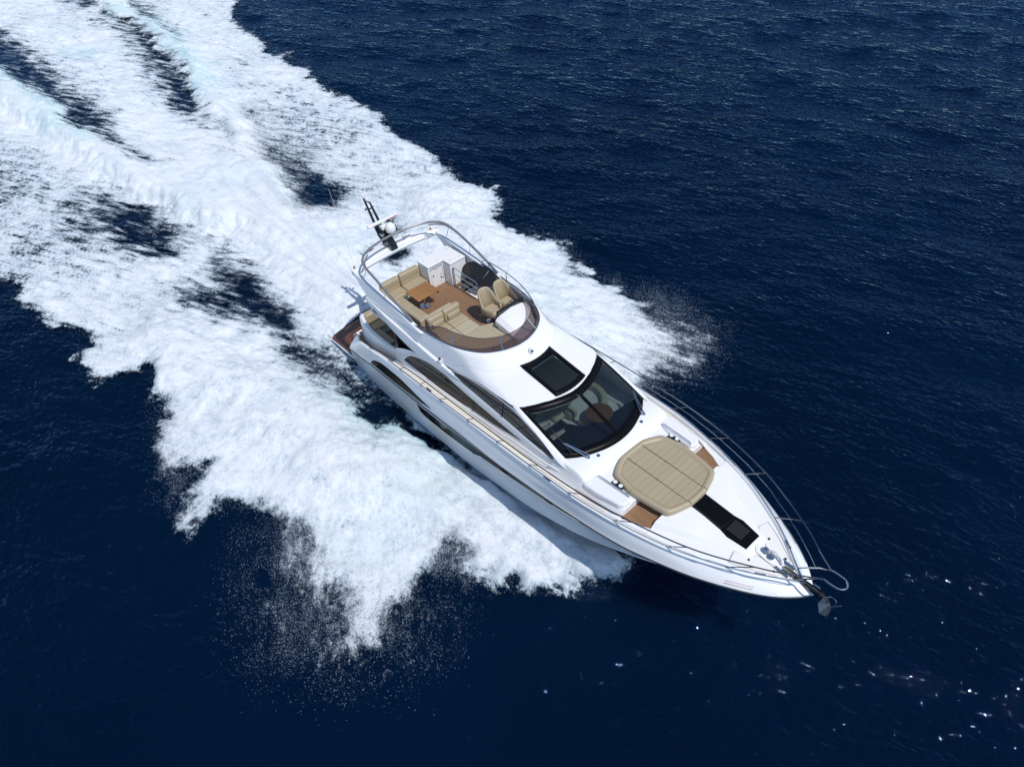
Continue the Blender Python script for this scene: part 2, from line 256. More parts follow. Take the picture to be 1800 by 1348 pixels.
# transom
tr=[tuple(p) for p in S[0][:-1]]; tr2=[(x,-y,z) for x,y,z in tr[::-1]]
o0=len(V); V+=tr+tr2[:-1]; F.append(tuple(range(o0,len(V))))
hull=put('hull',V,F,'gel',Y,angle=28)
hp=hull.data; hp.materials.append(M['navy'])
for p in hp.polygons:
    c=p.center
    if c.z<CH(min(18.9,c.x))[1]-.02 and c.x<18.9: p.material_index=0
def hpt(x,f,up=False,off=.008):
    """point on the starboard topside: f=0 knuckle .. 1 chine (or 0..1 knuckle..gunwale when up)"""
    if up: a=np.array([x,*KN(x)]); b=np.array([x,*GU(x)]); a=a+np.array([0,-.025,.05])
    else: a=np.array([x,*KN(x)]); b=np.array([x,*CH(x)])+np.array([0,.05,.03])
    q=a+(b-a)*f
    if up: q[1]+=.03*math.sin(math.pi*f)
    else:
        u=(x-.9)/18.7; fl=.10*math.sin(math.pi*min(1,max(0,(u-.35)/.6))); q[1]-=fl*math.sin(math.pi*(1-f))*min(1,a[1])
    return np.array([q[0],-(q[1]+off),q[2]])
# knuckle strake and chine spray rail
kp=[(x,-KN(x)[0]-.006,KN(x)[1]) for x in np.linspace(.95,19.58,90)]
put2('rubbing_strake',tube(kp,.022,6),'dsteel',Y)
cp=[(x,-CH(x)[0]-.03,CH(x)[1]+.01) for x in np.linspace(1.0,18.4,70)]
put2('spray_rail',tube(cp,.028,6),'gel',Y)
# hull windows, both sides
ft=Tab((6.0,.10),(9,.09),(15.35,.05)); fb=Tab((6.0,.40),(6.2,.44),(8.9,.43),(9.5,.31),(12,.28),(14,.22),(15.35,.07))
xs=np.linspace(6.0,15.35,80)
R=[[hpt(x,ft(x)+(fb(x)-ft(x))*t*(1 if x>6.15 else .9),off=.012) for t in np.linspace(0,1,5)] for x in xs]
hw=grid(R)
for side in (1,-1):
    v,f=hw if side==1 else (mir(hw[0]),mirF(hw[1]))
    o=put('hull_window',v,f,'hglass',Y,angle=60)
    edge=[tuple(r[-1]) for r in R]; ev,ef=tube(edge,.014,5)
    if side==-1: ev,ef=mir(ev),mirF(ef)
    put('window_sill',ev,ef,'steel',o)
    for px_ in (10.6,12.55,13.9):
        P=[hpt(px_+.16*math.cos(a),(ft(px_)+fb(px_))/2+.035*math.sin(a),off=.022) for a in np.linspace(0,2*math.pi,17)[:-1]]
        pv,pf=tube(P,.012,5,True)
        if side==-1: pv,pf=mir(pv),mirF(pf)
        put('porthole_rim',pv,pf,'dsteel',o)
# engine air vents
ft=Tab((2.95,.0),(3.35,.55),(5.0,.80),(6.95,.28)); fb=Tab((2.95,-.05),(3.6,.02),(5.0,-.05),(6.95,.02))
xs=np.linspace(2.95,6.95,50)
def ff(x): return Tab((2.95,.04,.06),(3.3,.06,.50),(4.0,.03,.66),(5.0,.03,.60),(6.0,.06,.38),(6.95,.15,.19))(x)
R=[[hpt(x,ff(x)[0]+(ff(x)[1]-ff(x)[0])*t,True,off=.010) for t in np.linspace(0,1,6)] for x in xs]
for side in (1,-1):
    v,f=grid(R)
    if side==-1: v,f=mir(v),mirF(f)
    o=put('air_vent',v,f,'shade',Y,angle=60)
    for t in (.25,.5,.75):
        P=[hpt(x,ff(x)[0]+(ff(x)[1]-ff(x)[0])*t,True,off=.03) for x in xs[3:-6]]
        v,f=tube(P,.014,5)
        if side==-1: v,f=mir(v),mirF(f)
        put('louvre',v,f,'black',o)
# ---- decks ----
def sst(a,b,x): t=min(1,max(0,(x-a)/(b-a))); return t*t*(3-2*t)
WC=Tab((12.3,1.98),(13.4,1.93),(14.7,1.80),(15.6,1.50),(16.5,1.08),(17.3,.72),(17.95,.46),(18.3,.4))
ZC=Tab((12.3,3.18),(13.0,3.17),(13.35,3.12),(13.65,2.93),(14.5,2.87),(15.6,2.83),(16.3,2.80),(17.0,2.71),(17.8,2.63),(18.1,2.56),(19.3,2.45))
def deckz(x): return GU(x)[1]-(.15-.095*sst(13.5,15.3,x))
XB=Tab((0,13.28),(.5,13.22),(.98,13.06),(1.35,12.88),(1.70,12.61))
def HZ(x,y):
    y=abs(y); d=deckz(x)+.02*(1-min(1,y/2))
    if x<12.3: return d
    e=1-sst(WC(x)-.16,WC(x)+.06,y)
    if y<1.60 and x<XB(y)-.05: return 2.6
    c=ZC(x)-.05*(y/WC(x))**2; z=d+(max(c,d)-d)*e*(1-sst(17.86,18.12,x))
    if 14.86<x<15.66 and y>.92: z=min(z,2.60)      # steps beside the sun pad
    return z
xs=np.concatenate([np.linspace(4.3,12.3,40),np.linspace(12.34,19.2,230)]); xs=np.sort(np.concatenate([xs,[14.855,14.865,15.655,15.665]])); ss=np.linspace(-1,1,121)
P=[[(x,s*max(.01,GU(x)[0]-.10*min(1,GU(x)[0]*4)),HZ(x,s*max(.01,GU(x)[0]-.10))) for s in ss] for x in xs]
put('foredeck',*grid(P),'gel',Y,angle=50)
# non-slip side deck strips (cream) and their toe rail
xs=np.linspace(4.4,14.4,60)
P=[[(x,-(GU(x)[0]-.12-w_*(GU(x)[0]-.16-2.03+max(0,(x-12.3)*.055))),deckz(x)+.034) for w_ in (0,.5,1)] for x in xs]
put2('side_deck',grid(P),'cream',Y)
tl=[(x,-(GU(x)[0]-.055),GU(x)[1]+.03) for x in np.linspace(4.3,19.25,120)]
put2('toe_rail',tube(tl,.018,6),'steel',Y)
# nose plate at the bow
nose=[]
for u in np.linspace(0,1,8):
    x=19.0+.6*u; a=KN(x); nose.append([(x,s*(a[0]-.02),a[1]+.06+.2*(1-u)*(1-abs(s))) for s in np.linspace(-1,1,7)])
put('nose_plate',*grid(nose),'gel',Y)
# non-slip panels and lockers on the bow
def onfd(poly,dz,thick=.006): return prism(poly,lambda x,y:HZ(x,y)+dz-thick,lambda x,y:HZ(x,y)+dz)
for sgn in (-1,1):
    lid=put('locker_lid',*onfd([(17.62,sgn*.55),(18.15,sgn*.17),(18.75,sgn*.17),(18.72,sgn*.30),(18.1,sgn*.68),(17.7,sgn*.86)],.014,.02),'deck',Y)
    put('lid_seam',*tube([(x,y*sgn,HZ(x,y)+.012) for x,y in [(17.60,.54),(18.14,.155),(18.77,.155),(18.74,.31),(18.1,.70),(17.68,.88)]],.006,4,True),M['seam'] if 'seam' in M else M.setdefault('seam',mat('deck_seam_grey',(.35,.35,.34),.6)),lid)
    put('lid_latch',*lathe([(.001,.0),(.035,.0),(.035,.012),(.0,.013)],(18.0,sgn*.45,HZ(18,.45)+.014),10),'dsteel',lid)
    put('lid_latch',*lathe([(.001,.0),(.035,.0),(.035,.012),(.0,.013)],(18.62,sgn*.26,HZ(18.6,.26)+.016),10),'dsteel',lid)
# coachroof lockers with handrails beside the sun pad
for sgn in (-1,1):
    poly=[(13.45,1.40),(13.9,1.30),(14.6,1.27),(14.76,1.30),(14.84,1.42),(14.82,1.60),(14.70,1.72),(14.0,1.84),(13.5,1.88)]
    poly=[(x,y*sgn) for x,y in poly]
    lk=put('deck_locker',*prism(poly,2.6,2.965),'gel',Y,bevel=.06,seg=4)
    for (a,b) in (((13.62,1.40,2.965),(14.72,1.34,2.965)),):
        a=np.array([a[0],a[1]*sgn,a[2]]); b=np.array([b[0],b[1]*sgn,b[2]])
        up=np.array([0,0,.075]); path=[a,a+up*.8+(b-a)*.02,a+up+(b-a)*.05,b+up-(b-a)*.05,b+up*.8-(b-a)*.02,b]
        put('grab_rail',*tube(path,.016,8),'steel',lk)
    put('teak_trim',*tube([(13.3,sgn*1.99,2.62),(14.0,sgn*1.93,2.66),(14.6,sgn*1.86,2.68),(14.95,sgn*1.75,2.66)],.02,6),'teak',lk)
    q=prism([(14.87,sgn*.93),(15.65,sgn*.93),(15.65,sgn*(WC(15.65)+.02)),(15.3,sgn*(WC(15.3)+.05)),(14.87,sgn*(WC(14.87)+.04))],2.59,2.625); st=put('teak_step',*q,'teakx',Y)
    cb=put('cup_holder',*join(box(14.02,14.42,sgn*1.22-.07,sgn*1.22+.07,2.9,3.0)),'black',Y,bevel=.05,seg=3)
    for k in (0,1): put('cup_ring',*lathe([(.03,.0),(.062,.0),(.062,.012),(.045,.016),(.045,.004),(.0,.003)],(14.12+.2*k,sgn*1.22,3.0),14),'plastic',cb)
    # washer lights and hawse fittings
    put('deck_light',*lathe([(.001,0),(.06,0),(.055,.02),(.0,.025)],(13.2,sgn*.93,3.135),14),'steel',Y)
# ---- deckhouse ----
YS0=Tab((4.3,2.02),(9,2.03),(11,2.0),(12.6,1.93),(13.2,1.88))
def ysd(x,z): return YS0(x)-.15*(z-2.4)+.42*max(0,2.60-z)*sst(4.4,5.2,x)*(1-sst(11.8,12.8,x))
TZ=Tab((4.3,2.72),(4.8,2.95),(5.4,3.14),(6.5,3.34),(7.6,3.62),(8.6,3.83),(9.6,3.88),(10.5,3.86),(11.1,3.70),(11.95,3.38),(12.5,3.13),(12.9,2.98))
xs=np.linspace(4.3,12.9,100)
P=[[(x,-ysd(x,z),z) for z in np.linspace(2.2,TZ(x),14)] for x in xs]
put2('deckhouse_wall',grid(P),'gel',Y,angle=30)
# aft saloon bulkhead, dark glass
put('saloon_door',*prism([(4.42,-1.95),(4.46,-1.95),(4.46,1.95),(4.42,1.95)],1.3,3.6),'dglass',Y)
def side_patch(top,bot,off,nx=60,nz=5):
    R=[]
    x0,x1=max(top.x[0],bot.x[0]),min(top.x[-1],bot.x[-1])
    for x in np.linspace(x0,x1,nx):
        zt,zb=top(x),bot(x); R.append([(x,-(ysd(x,z)+off),z) for z in np.linspace(zb,zt,nz)])
    return R
upT=Tab((6.35,3.24),(6.9,3.38),(7.6,3.57),(8.6,3.78),(9.6,3.83),(10.4,3.80),(11.1,3.63),(11.95,3.30),(12.45,3.02))
upB=Tab((6.35,3.23),(7.0,3.36),(7.6,3.44),(9.0,3.36),(10.6,3.20),(11.9,3.03),(12.45,2.98))
loT=Tab((4.85,2.55),(5.2,2.86),(5.9,3.10),(6.6,3.22),(7.2,3.21),(7.9,3.12),(8.9,3.04),(10.95,2.87))
loB=Tab((4.85,2.53),(6.4,2.52),(7.9,2.56),(9.4,2.68),(10.95,2.85))
for side in (1,-1):
    for nm,T,B,mu in (('side_window',upT,upB,((10.1,),)),('side_window',loT,loB,((8.7,),))):
        R=side_patch(T,B,.006); v,f=grid(R)
        if side==-1: v,f=mir(v),mirF(f)
        o=put(nm,v,f,'dglass',Y,angle=60)
        for mx_ in mu[0]:
            z0,z1=B(mx_),T(mx_); v,f=tube([(mx_,-(ysd(mx_,z0)+.012),z0),(mx_+.04,-(ysd(mx_,z1)+.012),z1)],.016,5)
            if side==-1: v,f=mir(v),mirF(f)
            put('mullion',v,f,'black',o)
        # opening-pane outline
        pt=[(x,-(ysd(x,B(x)+(T(x)-B(x))*.42)+.011),B(x)+(T(x)-B(x))*.42) for x in np.linspace(T.x[0]+1.0,T.x[-1]-.6,30)]
        v,f=tube(pt,.012,5)
        if side==-1: v,f=mir(v),mirF(f)
        put('window_bar',v,f,'black',o)
    # raised white strut between the two windows
    R=[]
    for x in np.linspace(4.6,12.2,70):
        zt=min(upB(x) if x>6.35 else loT(max(4.85,x))+.14, 9); zb=loT(x) if 4.85<x<10.95 else (2.87+(x-10.95)*.05 if x>=10.95 else 2.5)
        zt=max(zt,zb+.05); h=zt-zb
        R.append([(x,-(ysd(x,zb+h*t)+b),zb+h*t) for t,b in ((0,0.001),(.12,.02),(.5,.03),(.88,.02),(1,0.001))])
    v,f=grid(R)
    if side==-1: v,f=mir(v),mirF(f)
    put('window_strut',v,f,'gel',Y,angle=60)
    # lower bulwark ledge
    pt=[(x,-(ysd(x,2.5)+.01),loB(min(10.95,max(4.85,x)))-.05) for x in np.linspace(4.5,12.6,40)]
    v,f=tube(pt,.022,8)
    if side==-1: v,f=mir(v),mirF(f)
    put('wall_ledge',v,f,'gel',Y,angle=60)
# ---- windscreen ----
WT=[(10.68,-1.66,3.89),(10.92,-1.35,3.915),(11.1,-1.0,3.93),(11.29,-.5,3.925),(11.37,0,3.915),(11.29,.5,3.925),(11.1,1.0,3.93),(10.92,1.35,3.915),(10.68,1.66,3.89)]
WB=[(12.61,-1.70,3.19),(12.88,-1.35,3.165),(13.06,-.98,3.155),(13.22,-.5,3.16),(13.28,0,3.165),(13.22,.5,3.16),(13.06,.98,3.155),(12.88,1.35,3.165),(12.61,1.70,3.19)]
wt=curve(WT,64); wb=curve(WB,64); n=len(wt)
def wsp(i,t,off=0.): p=wt[i]+(wb[i]-wt[i])*t; return (p[0]+off*.3,p[1],p[2]+.04*math.sin(math.pi*t)+off)
ts=[0,.04,.13,.2,.35,.5,.65,.8,.86,.93,1.0]
G=[[wsp(i,t) for t in ts] for i in range(n)]
def isframe(i,j):  # cell
    s=(i+.5)/(n-1); t=(ts[j]+ts[j+1])/2
    return t<.10 or t>.87 or s<.035 or s>.965 or abs(s-.5)<.017
V,F=grid(G); k=len(ts)
ff1=[F[i*(k-1)+j] for i in range(n-1) for j in range(k-1) if isframe(i,j)]; ff2=[F[i*(k-1)+j] for i in range(n-1) for j in range(k-1) if not isframe(i,j)]
wsc=put('windscreen',V,ff1,'bframe',Y,angle=60,solid=.006)
h=(n-1)//2
for side in (0,1):
    sel=[F[i*(k-1)+j] for i in range(n-1) for j in range(k-1) if not isframe(i,j) and (i<h)==(side==0)]
    put('glass_pane',V,sel,'wglass',wsc,angle=60)
put('centre_mullion',*tube([wsp(h,t,.012) for t in (0,.25,.5,.75,1)],.022,6),'bframe',wsc)
put('blind_rail',*tube([wsp(i,.14,-.03) for i in range(4,h-2)],.012,5),'cream_i',wsc)
# wipers
for sgn in (-1,1):
    a=(13.08,sgn*1.21,3.19); b=(12.35,sgn*1.5,3.47); b2=(12.40,sgn*1.46,3.46)
    wv=join(tube([a,lerp(a,b,.5),b],.021,6),tube([(a[0]-.04,a[1]-sgn*.09,a[2]),b2],.019,6))
    wo=put('wiper',*wv,'steel',Y)
    put('wiper_blade',*tube([(12.72,sgn*1.52,3.36),(12.35,sgn*1.50,3.47),(11.85,sgn*1.46,3.62)],.014,5),'rubber',wo)
    put('wiper_motor',*lathe([(.001,0),(.045,0),(.04,.05),(.0,.055)],(13.08,sgn*1.2,3.155),12),'steel',wo)
# A pillars
PE=[(10.5,1.752,3.86),(11.1,1.802,3.70),(11.55,1.82,3.54),(11.95,1.85,3.38),(12.5,1.90,3.13),(12.9,1.86,2.98)]
PI=[(10.68,1.655,3.895),(11.2,1.665,3.71),(11.6,1.675,3.57),(12.0,1.685,3.42),(12.61,1.70,3.20),(12.95,1.72,3.12)]
pe=curve(PE,30); pi_=curve(PI,30); m_=min(len(pe),len(pi_))
R=[[tuple(lerp(pe[i],pi_[i],t)[:2])+(lerp(pe[i],pi_[i],t)[2]+.02*math.sin(math.pi*t),) for t in np.linspace(0,1,7)] for i in range(m_)]
R=[[(x,-y,z) for x,y,z in r_] for r_ in R]
put2('windscreen_pillar',grid(R),'gel',Y,angle=60)
# ---- roof and flybridge shell: from the screen base out to the roof edge ----
RIM=[(3.0,-1.90,4.42),(4.0,-1.90,4.45),(5.0,-1.89,4.48),(5.78,-1.87,4.5),(6.2,-1.84,4.5),(6.9,-1.78,4.5),(7.6,-1.67,4.5),(8.15,-1.47,4.5),(8.62,-1.16,4.5),(8.95,-.7,4.5),(9.1,-.25,4.5),(9.12,0,4.5)]
OUT=[(3.2,-1.97,4.2),(4.2,-1.97,4.1),(5.1,-1.96,3.85),(5.9,-1.94,3.5),(6.6,-1.89,3.36),(7.7,-1.835,3.65),(8.9,-1.80,3.86),(10.0,-1.765,3.89),(10.68,-1.66,3.89),(11.12,-.98,3.93),(11.33,-.35,3.92),(11.37,0,3.915)]
RM=curve(RIM,88); OT=curve(OUT,88)
RM=RM+[np.array([p[0],-p[1],p[2]]) for p in RM[::-1][1:]]; OT=OT+[np.array([p[0],-p[1],p[2]]) for p in OT[::-1][1:]]
vs=[0,.02,.05,.09,.14,.2,.26,.33,.42,.52,.62,.72,.8,.88,.94,1.]
def shell(i,v):
    a,b=RM[i],OT[i]; p=a+(b-a)*v; L_=np.linalg.norm((b-a)[:2])
    # collar: slope quickly then follow the roof
    d=v*L_
    zr=b[2]+(4.22-b[2])*(1-v)*sst(.6,1.6,L_)*1.0
    col=math.exp(-(d/.42)**2)*min(1,L_/.6)+(1-v)*max(0,1-L_/.6)
    z=zr+(a[2]-zr)*col + .03*math.sin(math.pi*v)*sst(.8,2,L_)
    bul=.05*math.sin(math.pi*v)*(1-sst(.3,.9,L_)); y=p[1]+(-bul if p[1]<0 else bul)
    return (p[0],y,z)
G=[[shell(i,v) for v in vs] for i in range(len(RM))]
V,F=grid(G); V=np.array(V)
keep=[]; holeN=0
for f in F:
    c=V[list(f)].mean(0)
    if 9.86<c[0]<11.12 and abs(c[1])<.53: continue
    keep.append(f)
put('roof_shell',V,[tuple(reversed(f)) for f in keep],'gel',Y,angle=45)
seam=[]
for i in range(len(RM)):
    L_=np.linalg.norm((OT[i]-RM[i])[:2])
    if L_>.95:
        p=shell(i,.62/L_); seam.append((p[0],p[1],p[2]+.001))
put('roof_seam',*tube(seam,.0045,4),mat('seam_grey',(.45,.44,.42),.6),Y)
def roofz(x,y):
    dd=(V[:,0]-x)**2+(V[:,1]-y)**2; ix=np.argsort(dd)[:4]; ww=1/(dd[ix]+1e-4); return float((V[ix,2]*ww).sum()/ww.sum())
RZ={}
def rz(x,y):  # fitted smooth roof height in the sunroof area
    if 'c' not in RZ:
        sel=(V[:,0]>9.6)&(V[:,0]<11.4)&(abs(V[:,1])<.9); A=np.c_[np.ones(sel.sum()),V[sel,0],V[sel,1]**2,V[sel,0]**2]; RZ['c']=np.linalg.lstsq(A,V[sel,2],rcond=None)[0]
    c=RZ['c']; return c[0]+c[1]*x+c[2]*y*y+c[3]*x*x
# sunroof: black curved frame with glass
def srx(t,y): return (9.73+ (11.30-9.73)*t) - .0*y + (-.10*(y/.62)**2 if t<.5 else -.07*(y/.62)**2)*(1 if t in (0,1) else 1)
ys_=[-.625,-.5,-.47,-.3,-.1,.1,.3,.47,.5,.625]; tt=[0,.12,.14,.3,.5,.7,.86,.88,1]
def srp(t,y,o): 
    x=9.75+1.56*t-(.12*(1-t)+.10*t)*(y/.62)**2; return (x,y,rz(x,y)+o)
Gf=[[srp(t,y,.035) for y in ys_] for t in tt]; Vf,Ff=grid(Gf); kk=len(ys_)-1
fr=[Ff[i*kk+j] for i in range(len(tt)-1) for j in range(kk) if i in(0,len(tt)-2) or j in (0,kk-1) or i in (1,) ]
gl=[Ff[i*kk+j] for i in range(len(tt)-1) for j in range(kk) if not( i in(0,len(tt)-2) or j in (0,kk-1) or i in (1,))]
sr=put('sunroof',Vf,fr,'bframe',Y,solid=.03,angle=60)
put('sunroof_glass',Vf,gl,tint_mat('sunroof_tint',(.45,.50,.42),rough=.01),sr,angle=60)
put('sunroof_track',*join(tube([srp(.2,-.49,.0),srp(.85,-.49,.0)],.02,5),tube([srp(.2,.49,.0),srp(.85,.49,.0)],.02,5),tube([srp(.17,-.45,-.0),srp(.17,.45,.0)],.035,5)),'steel',sr)
# seam and roof fittings
cd_=put('roof_camera',*join(lathe([(.001,0),(.10,0),(.10,.03),(.075,.10),(.055,.14),(.0,.15)],(9.50,-.02,roofz(9.5,0)-.01),18)),'plastic',Y)
put('camera_lens',*lathe([(.001,.0),(.04,.0),(.04,.03),(.0,.032)],(9.56,-.05,roofz(9.5,0)+.07),12,'X'),'black',cd_)
for sgn in (-1,1):
    hn=put('navigation_light',*lathe([(.001,-.08),(.07,-.08),(.075,.03),(.05,.09),(.0,.10)],(7.15,sgn*1.93,3.80),16),'plastic',Y)
    put('light_lens',*lathe([(.001,.0),(.04,.0),(.035,.05),(.0,.06)],(7.18,sgn*1.95,3.88),12),'black',hn)
# ---- flybridge tub ----
rimc=RM
inn=[p*np.array([1,.965,1])+np.array([-.05 if p[0]>7 else 0,0,-.0]) for p in RM]
cap=grid([[tuple(a+np.array([0,0,.0])),tuple((a+b)/2+np.array([0,0,.02])),tuple(b),tuple(b+np.array([0,0,-.72]))] for a,b in zip(RM,inn)])
put('flybridge_coaming',cap[0],[tuple(reversed(f)) for f in cap[1]],'gel',Y,angle=40)
fl=[(2.95,-1.84),(6.2,-1.78),(7.5,-1.6),(8.5,-1.1),(8.98,0),(8.5,1.1),(7.5,1.6),(6.2,1.78),(5.62,1.78),(5.62,1.06),(4.2,1.06),(4.2,1.8),(2.95,1.84)]
fo=put('flybridge_deck',*prism(fl,3.66,3.78),'teak',Y)
put('flybridge_underside',*prism([(x,y) for x,y in fl[:8]]+[(2.95,1.84)],3.60,3.655) if False else prism([(2.9,-1.9),(6.4,-1.88),(6.4,1.04),(2.9,1.04)],3.60,3.655),'gel',Y)
# stairwell seen through the opening
sw=put('stairwell',*join(box(4.15,5.66,1.72,1.80,2.0,3.78),box(4.15,5.66,1.06,1.08,3.0,3.66),box(4.1,4.16,1.06,1.8,2.0,3.78),box(4.16,5.66,1.08,1.72,3.0,3.06),box(5.5,5.66,1.08,1.72,3.06,3.6)),'gel',Y)
for k in range(5): put('stair_tread',*box(5.40-.3*k,5.66-.3*k,1.09,1.71,3.68-.05*k,3.72-.05*k),'plastic',sw,bevel=.01)
# side mouldings under the flybridge (overhang over the cockpit)
xs=np.linspace(3.0,8.2,50)
sT=Tab((3.0,4.33),(3.6,4.26),(4.5,4.16),(6,3.90),(7.3,3.60),(8.2,3.44)); sB=Tab((3.0,4.10),(3.6,3.98),(4.5,3.72),(5.6,3.40),(6.4,3.33),(7.4,3.42),(8.2,3.43)); sY=Tab((3.0,2.0),(4.5,2.07),(6,2.03),(7.2,1.95),(8.2,1.88))
R=[[(x,-1.86,sT(x)+.01),(x,-sY(x)+.02,sT(x)),(x,-sY(x),sT(x)-.02),(x,-sY(x)-.005,(sT(x)+sB(x))/2),(x,-sY(x)+.02,sB(x)),(x,-1.84,sB(x)+.02)] for x in xs]
put2('flybridge_overhang',grid(R),'gel',Y,angle=40)
put('overhang_end',*join(box(2.97,3.03,-1.99,-1.80,4.1,4.32),box(2.97,3.03,1.80,1.99,4.1,4.32),box(2.93,3.0,-1.86,1.86,3.62,4.15)),'gel',Y,bevel=.015)
# ---- radar arch ----
AX=Tab((0,1.50,2.22),(.9,1.66,2.27),(1.5,1.92,2.33),(1.88,2.16,2.40))
R=[]
for y in np.linspace(-1.88,1.88,41):
    a,b=AX(abs(y)); z=5.02-.02*(abs(y)/1.9)**2; m_=a*.35+b*.65
    R.append([(a,y,z-.02),(a+.02,y,z),(m_,y,z+.01),(m_+.04,y,z-.03),(b-.02,y,z-.05),(b,y,z-.08),(b-.03,y,z-.17),(a+.06,y,z-.14),(a,y,z-.02)])
arch=put('radar_arch',*grid(R),'gel',Y,angle=30)
for sgn in (-1,1):
    OP=[(2.14,5.02),(2.42,5.0),(3.4,4.88),(4.6,4.72),(5.6,4.58),(6.35,4.46),(6.1,4.38),(4.9,4.30),(4.4,4.18),(3.25,4.25),(2.7,4.62)]
    v=[(x,-1.98+.10*max(0,(z-4.3)/.7),z) for x,z in OP]+[(x,-1.74+(-.08)*max(0,(x-4.5)/2)-.02*0,z+.0) for x,z in OP]; N_=len(OP)
    f=[tuple(range(N_)),tuple(range(N_,2*N_))[::-1]]+[(i,i+N_,(i+1)%N_+N_,(i+1)%N_) for i in range(N_)]
    if sgn==1: v,f=mir(v),mirF(f)
    put('arch_leg',v,f,'gel',arch,bevel=.025,seg=2)
# arch bimini hoop (thick grey tube) and its feet
HP=[(5.75,-1.86,4.62),(4.9,-1.86,4.98),(3.9,-1.84,5.36),(3.1,-1.78,5.58),(2.68,-1.55,5.62),(2.42,-1.15,5.62),(2.27,-.6,5.62),(2.22,0,5.62)]
hp_=curve(HP,40); hp_=hp_+[np.array([p[0],-p[1],p[2]]) for p in hp_[::-1][1:]]
hoop=put('bimini_frame',*join(tube(hp_,.042,10),tube([p+np.array([.12,0,-.05]) for p in hp_[6:24]],.028,8),tube([p+np.array([.12,0,-.05]) for p in hp_[-24:-6]],.028,8)),mat('bimini_grey_tube',(.22,.22,.24),.35,metal=.3),Y)
for p,q_ in (((2.9,-1.84,4.96),(3.25,-1.80,5.54)),((2.9,1.84,4.96),(3.25,1.80,5.54)),((4.2,-1.86,4.77),(4.3,-1.85,5.2)),((4.2,1.86,4.77),(4.3,1.85,5.2))):
    put('frame_strut',*tube([p,q_],.014,6),'steel',hoop)
# mast
mf=[(1.72,4.98),(2.22,5.0),(2.16,5.16),(1.92,5.42),(1.78,5.62),(1.62,5.72),(1.30,5.72),(1.22,5.62),(1.40,5.3)]
mv=[(x,-.14,z) for x,z in mf]+[(x,.14,z) for x,z in mf]; N_=len(mf)
mast=put('radar_mast',*join((mv,[tuple(range(N_))[::-1],tuple(range(N_,2*N_))]+[(i,(i+1)%N_,(i+1)%N_+N_,i+N_) for i in range(N_)]),
   tube([(1.36,-.10,5.62),(.80,-.06,6.62)],[.062,.035],8),tube([(1.36,.10,5.62),(.95,.07,6.45)],[.062,.035],8),tube([(1.0,-.09,6.22),(1.0,.12,6.22)],.03,6),tube([(.88,-.06,6.5),(.96,.08,6.42)],.03,6)),'black',Y,bevel=.015)
put('mast_light',*lathe([(.001,0),(.05,0),(.05,.10),(.035,.14),(.0,.15)],(.80,-.06,6.62),12),'plastic',mast)
put('mast_light',*lathe([(.001,0),(.045,0),(.045,.07),(.03,.10),(.0,.11)],(.90,.02,6.50),12),'plastic',mast)
put('mast_light',*lathe([(.001,0),(.05,0),(.05,.06),(.0,.07)],(1.02,.18,6.24),12),'plastic',mast)
put('mast_light',*lathe([(.001,0),(.04,0),(.04,.06),(.0,.07)],(.98,-.16,6.22),12),'brass',mast)
put('mast_horn',*lathe([(.001,-.1),(.03,-.1),(.035,.02),(.07,.10),(.0,.10)],(1.75,-.17,5.50),12,'X'),'steel',mast)
put('radar_scanner',*box(1.62,1.76,-.62,.66,5.93,6.03),'plastic',mast,bevel=.035,seg=3)
put('scanner_post',*join(box(1.58,1.80,-.12,.12,5.66,5.82),lathe([(.001,0),(.07,0),(.06,.12),(.0,.12)],(1.69,0,5.81),12)),'plastic',mast,bevel=.02)
put('satellite_dome',*lathe([(.001,0),(.17,.0),(.19,.06),(.19,.16),(.15,.27),(.08,.33),(.0,.35)],(1.98,.12,5.62),22),'plastic',mast,angle=50)
put('dome_shelf',*join(box(1.7,2.1,-.02,.26,5.56,5.62)),'black',mast,bevel=.02)
tcv=bpy.data.curves.new('lettering','FONT'); tcv.body='Raymarine'; tcv.size=.115; tcv.extrude=.001; tcv.align_x='CENTER'; tcv.align_y='CENTER'
to=bpy.data.objects.new('lettering',tcv); COL.objects.link(to); dg=bpy.context.evaluated_depsgraph_get(); tme=bpy.data.meshes.new_from_object(to.evaluated_get(dg)); bpy.data.objects.remove(to)
tme.materials.append(M['red']); tob=bpy.data.objects.new('lettering',tme); COL.objects.link(tob); tob.parent=mast
tob.rotation_euler=(math.radians(62),0,math.radians(90)); tob.location=(1.766,.36,5.985)
put('satellite_dome',*lathe([(.001,0),(.17,0),(.17,.05),(.13,.11),(.0,.13)],(1.86,.78,5.02),22),'plastic',arch,angle=50)
for sgn in (-1,1):
    p=(2.1,sgn*1.70,5.02); an=put('whip_antenna',*join(tube([p,(p[0],p[1],5.16)],.022,8),tube([(p[0],p[1],5.14),(p[0]-.05,p[1],5.9),(p[0]-.25,p[1]+sgn*.02,8.0)],[.010,.008,.004],6)),'plastic',arch)
    put('antenna_base',*join(lathe([(.001,0),(.05,0),(.03,.05),(.0,.05)],p,10),tube([(p[0]+.06,p[1],5.03),(p[0]-.02,p[1],5.14)],.014,6)),'brass',an)
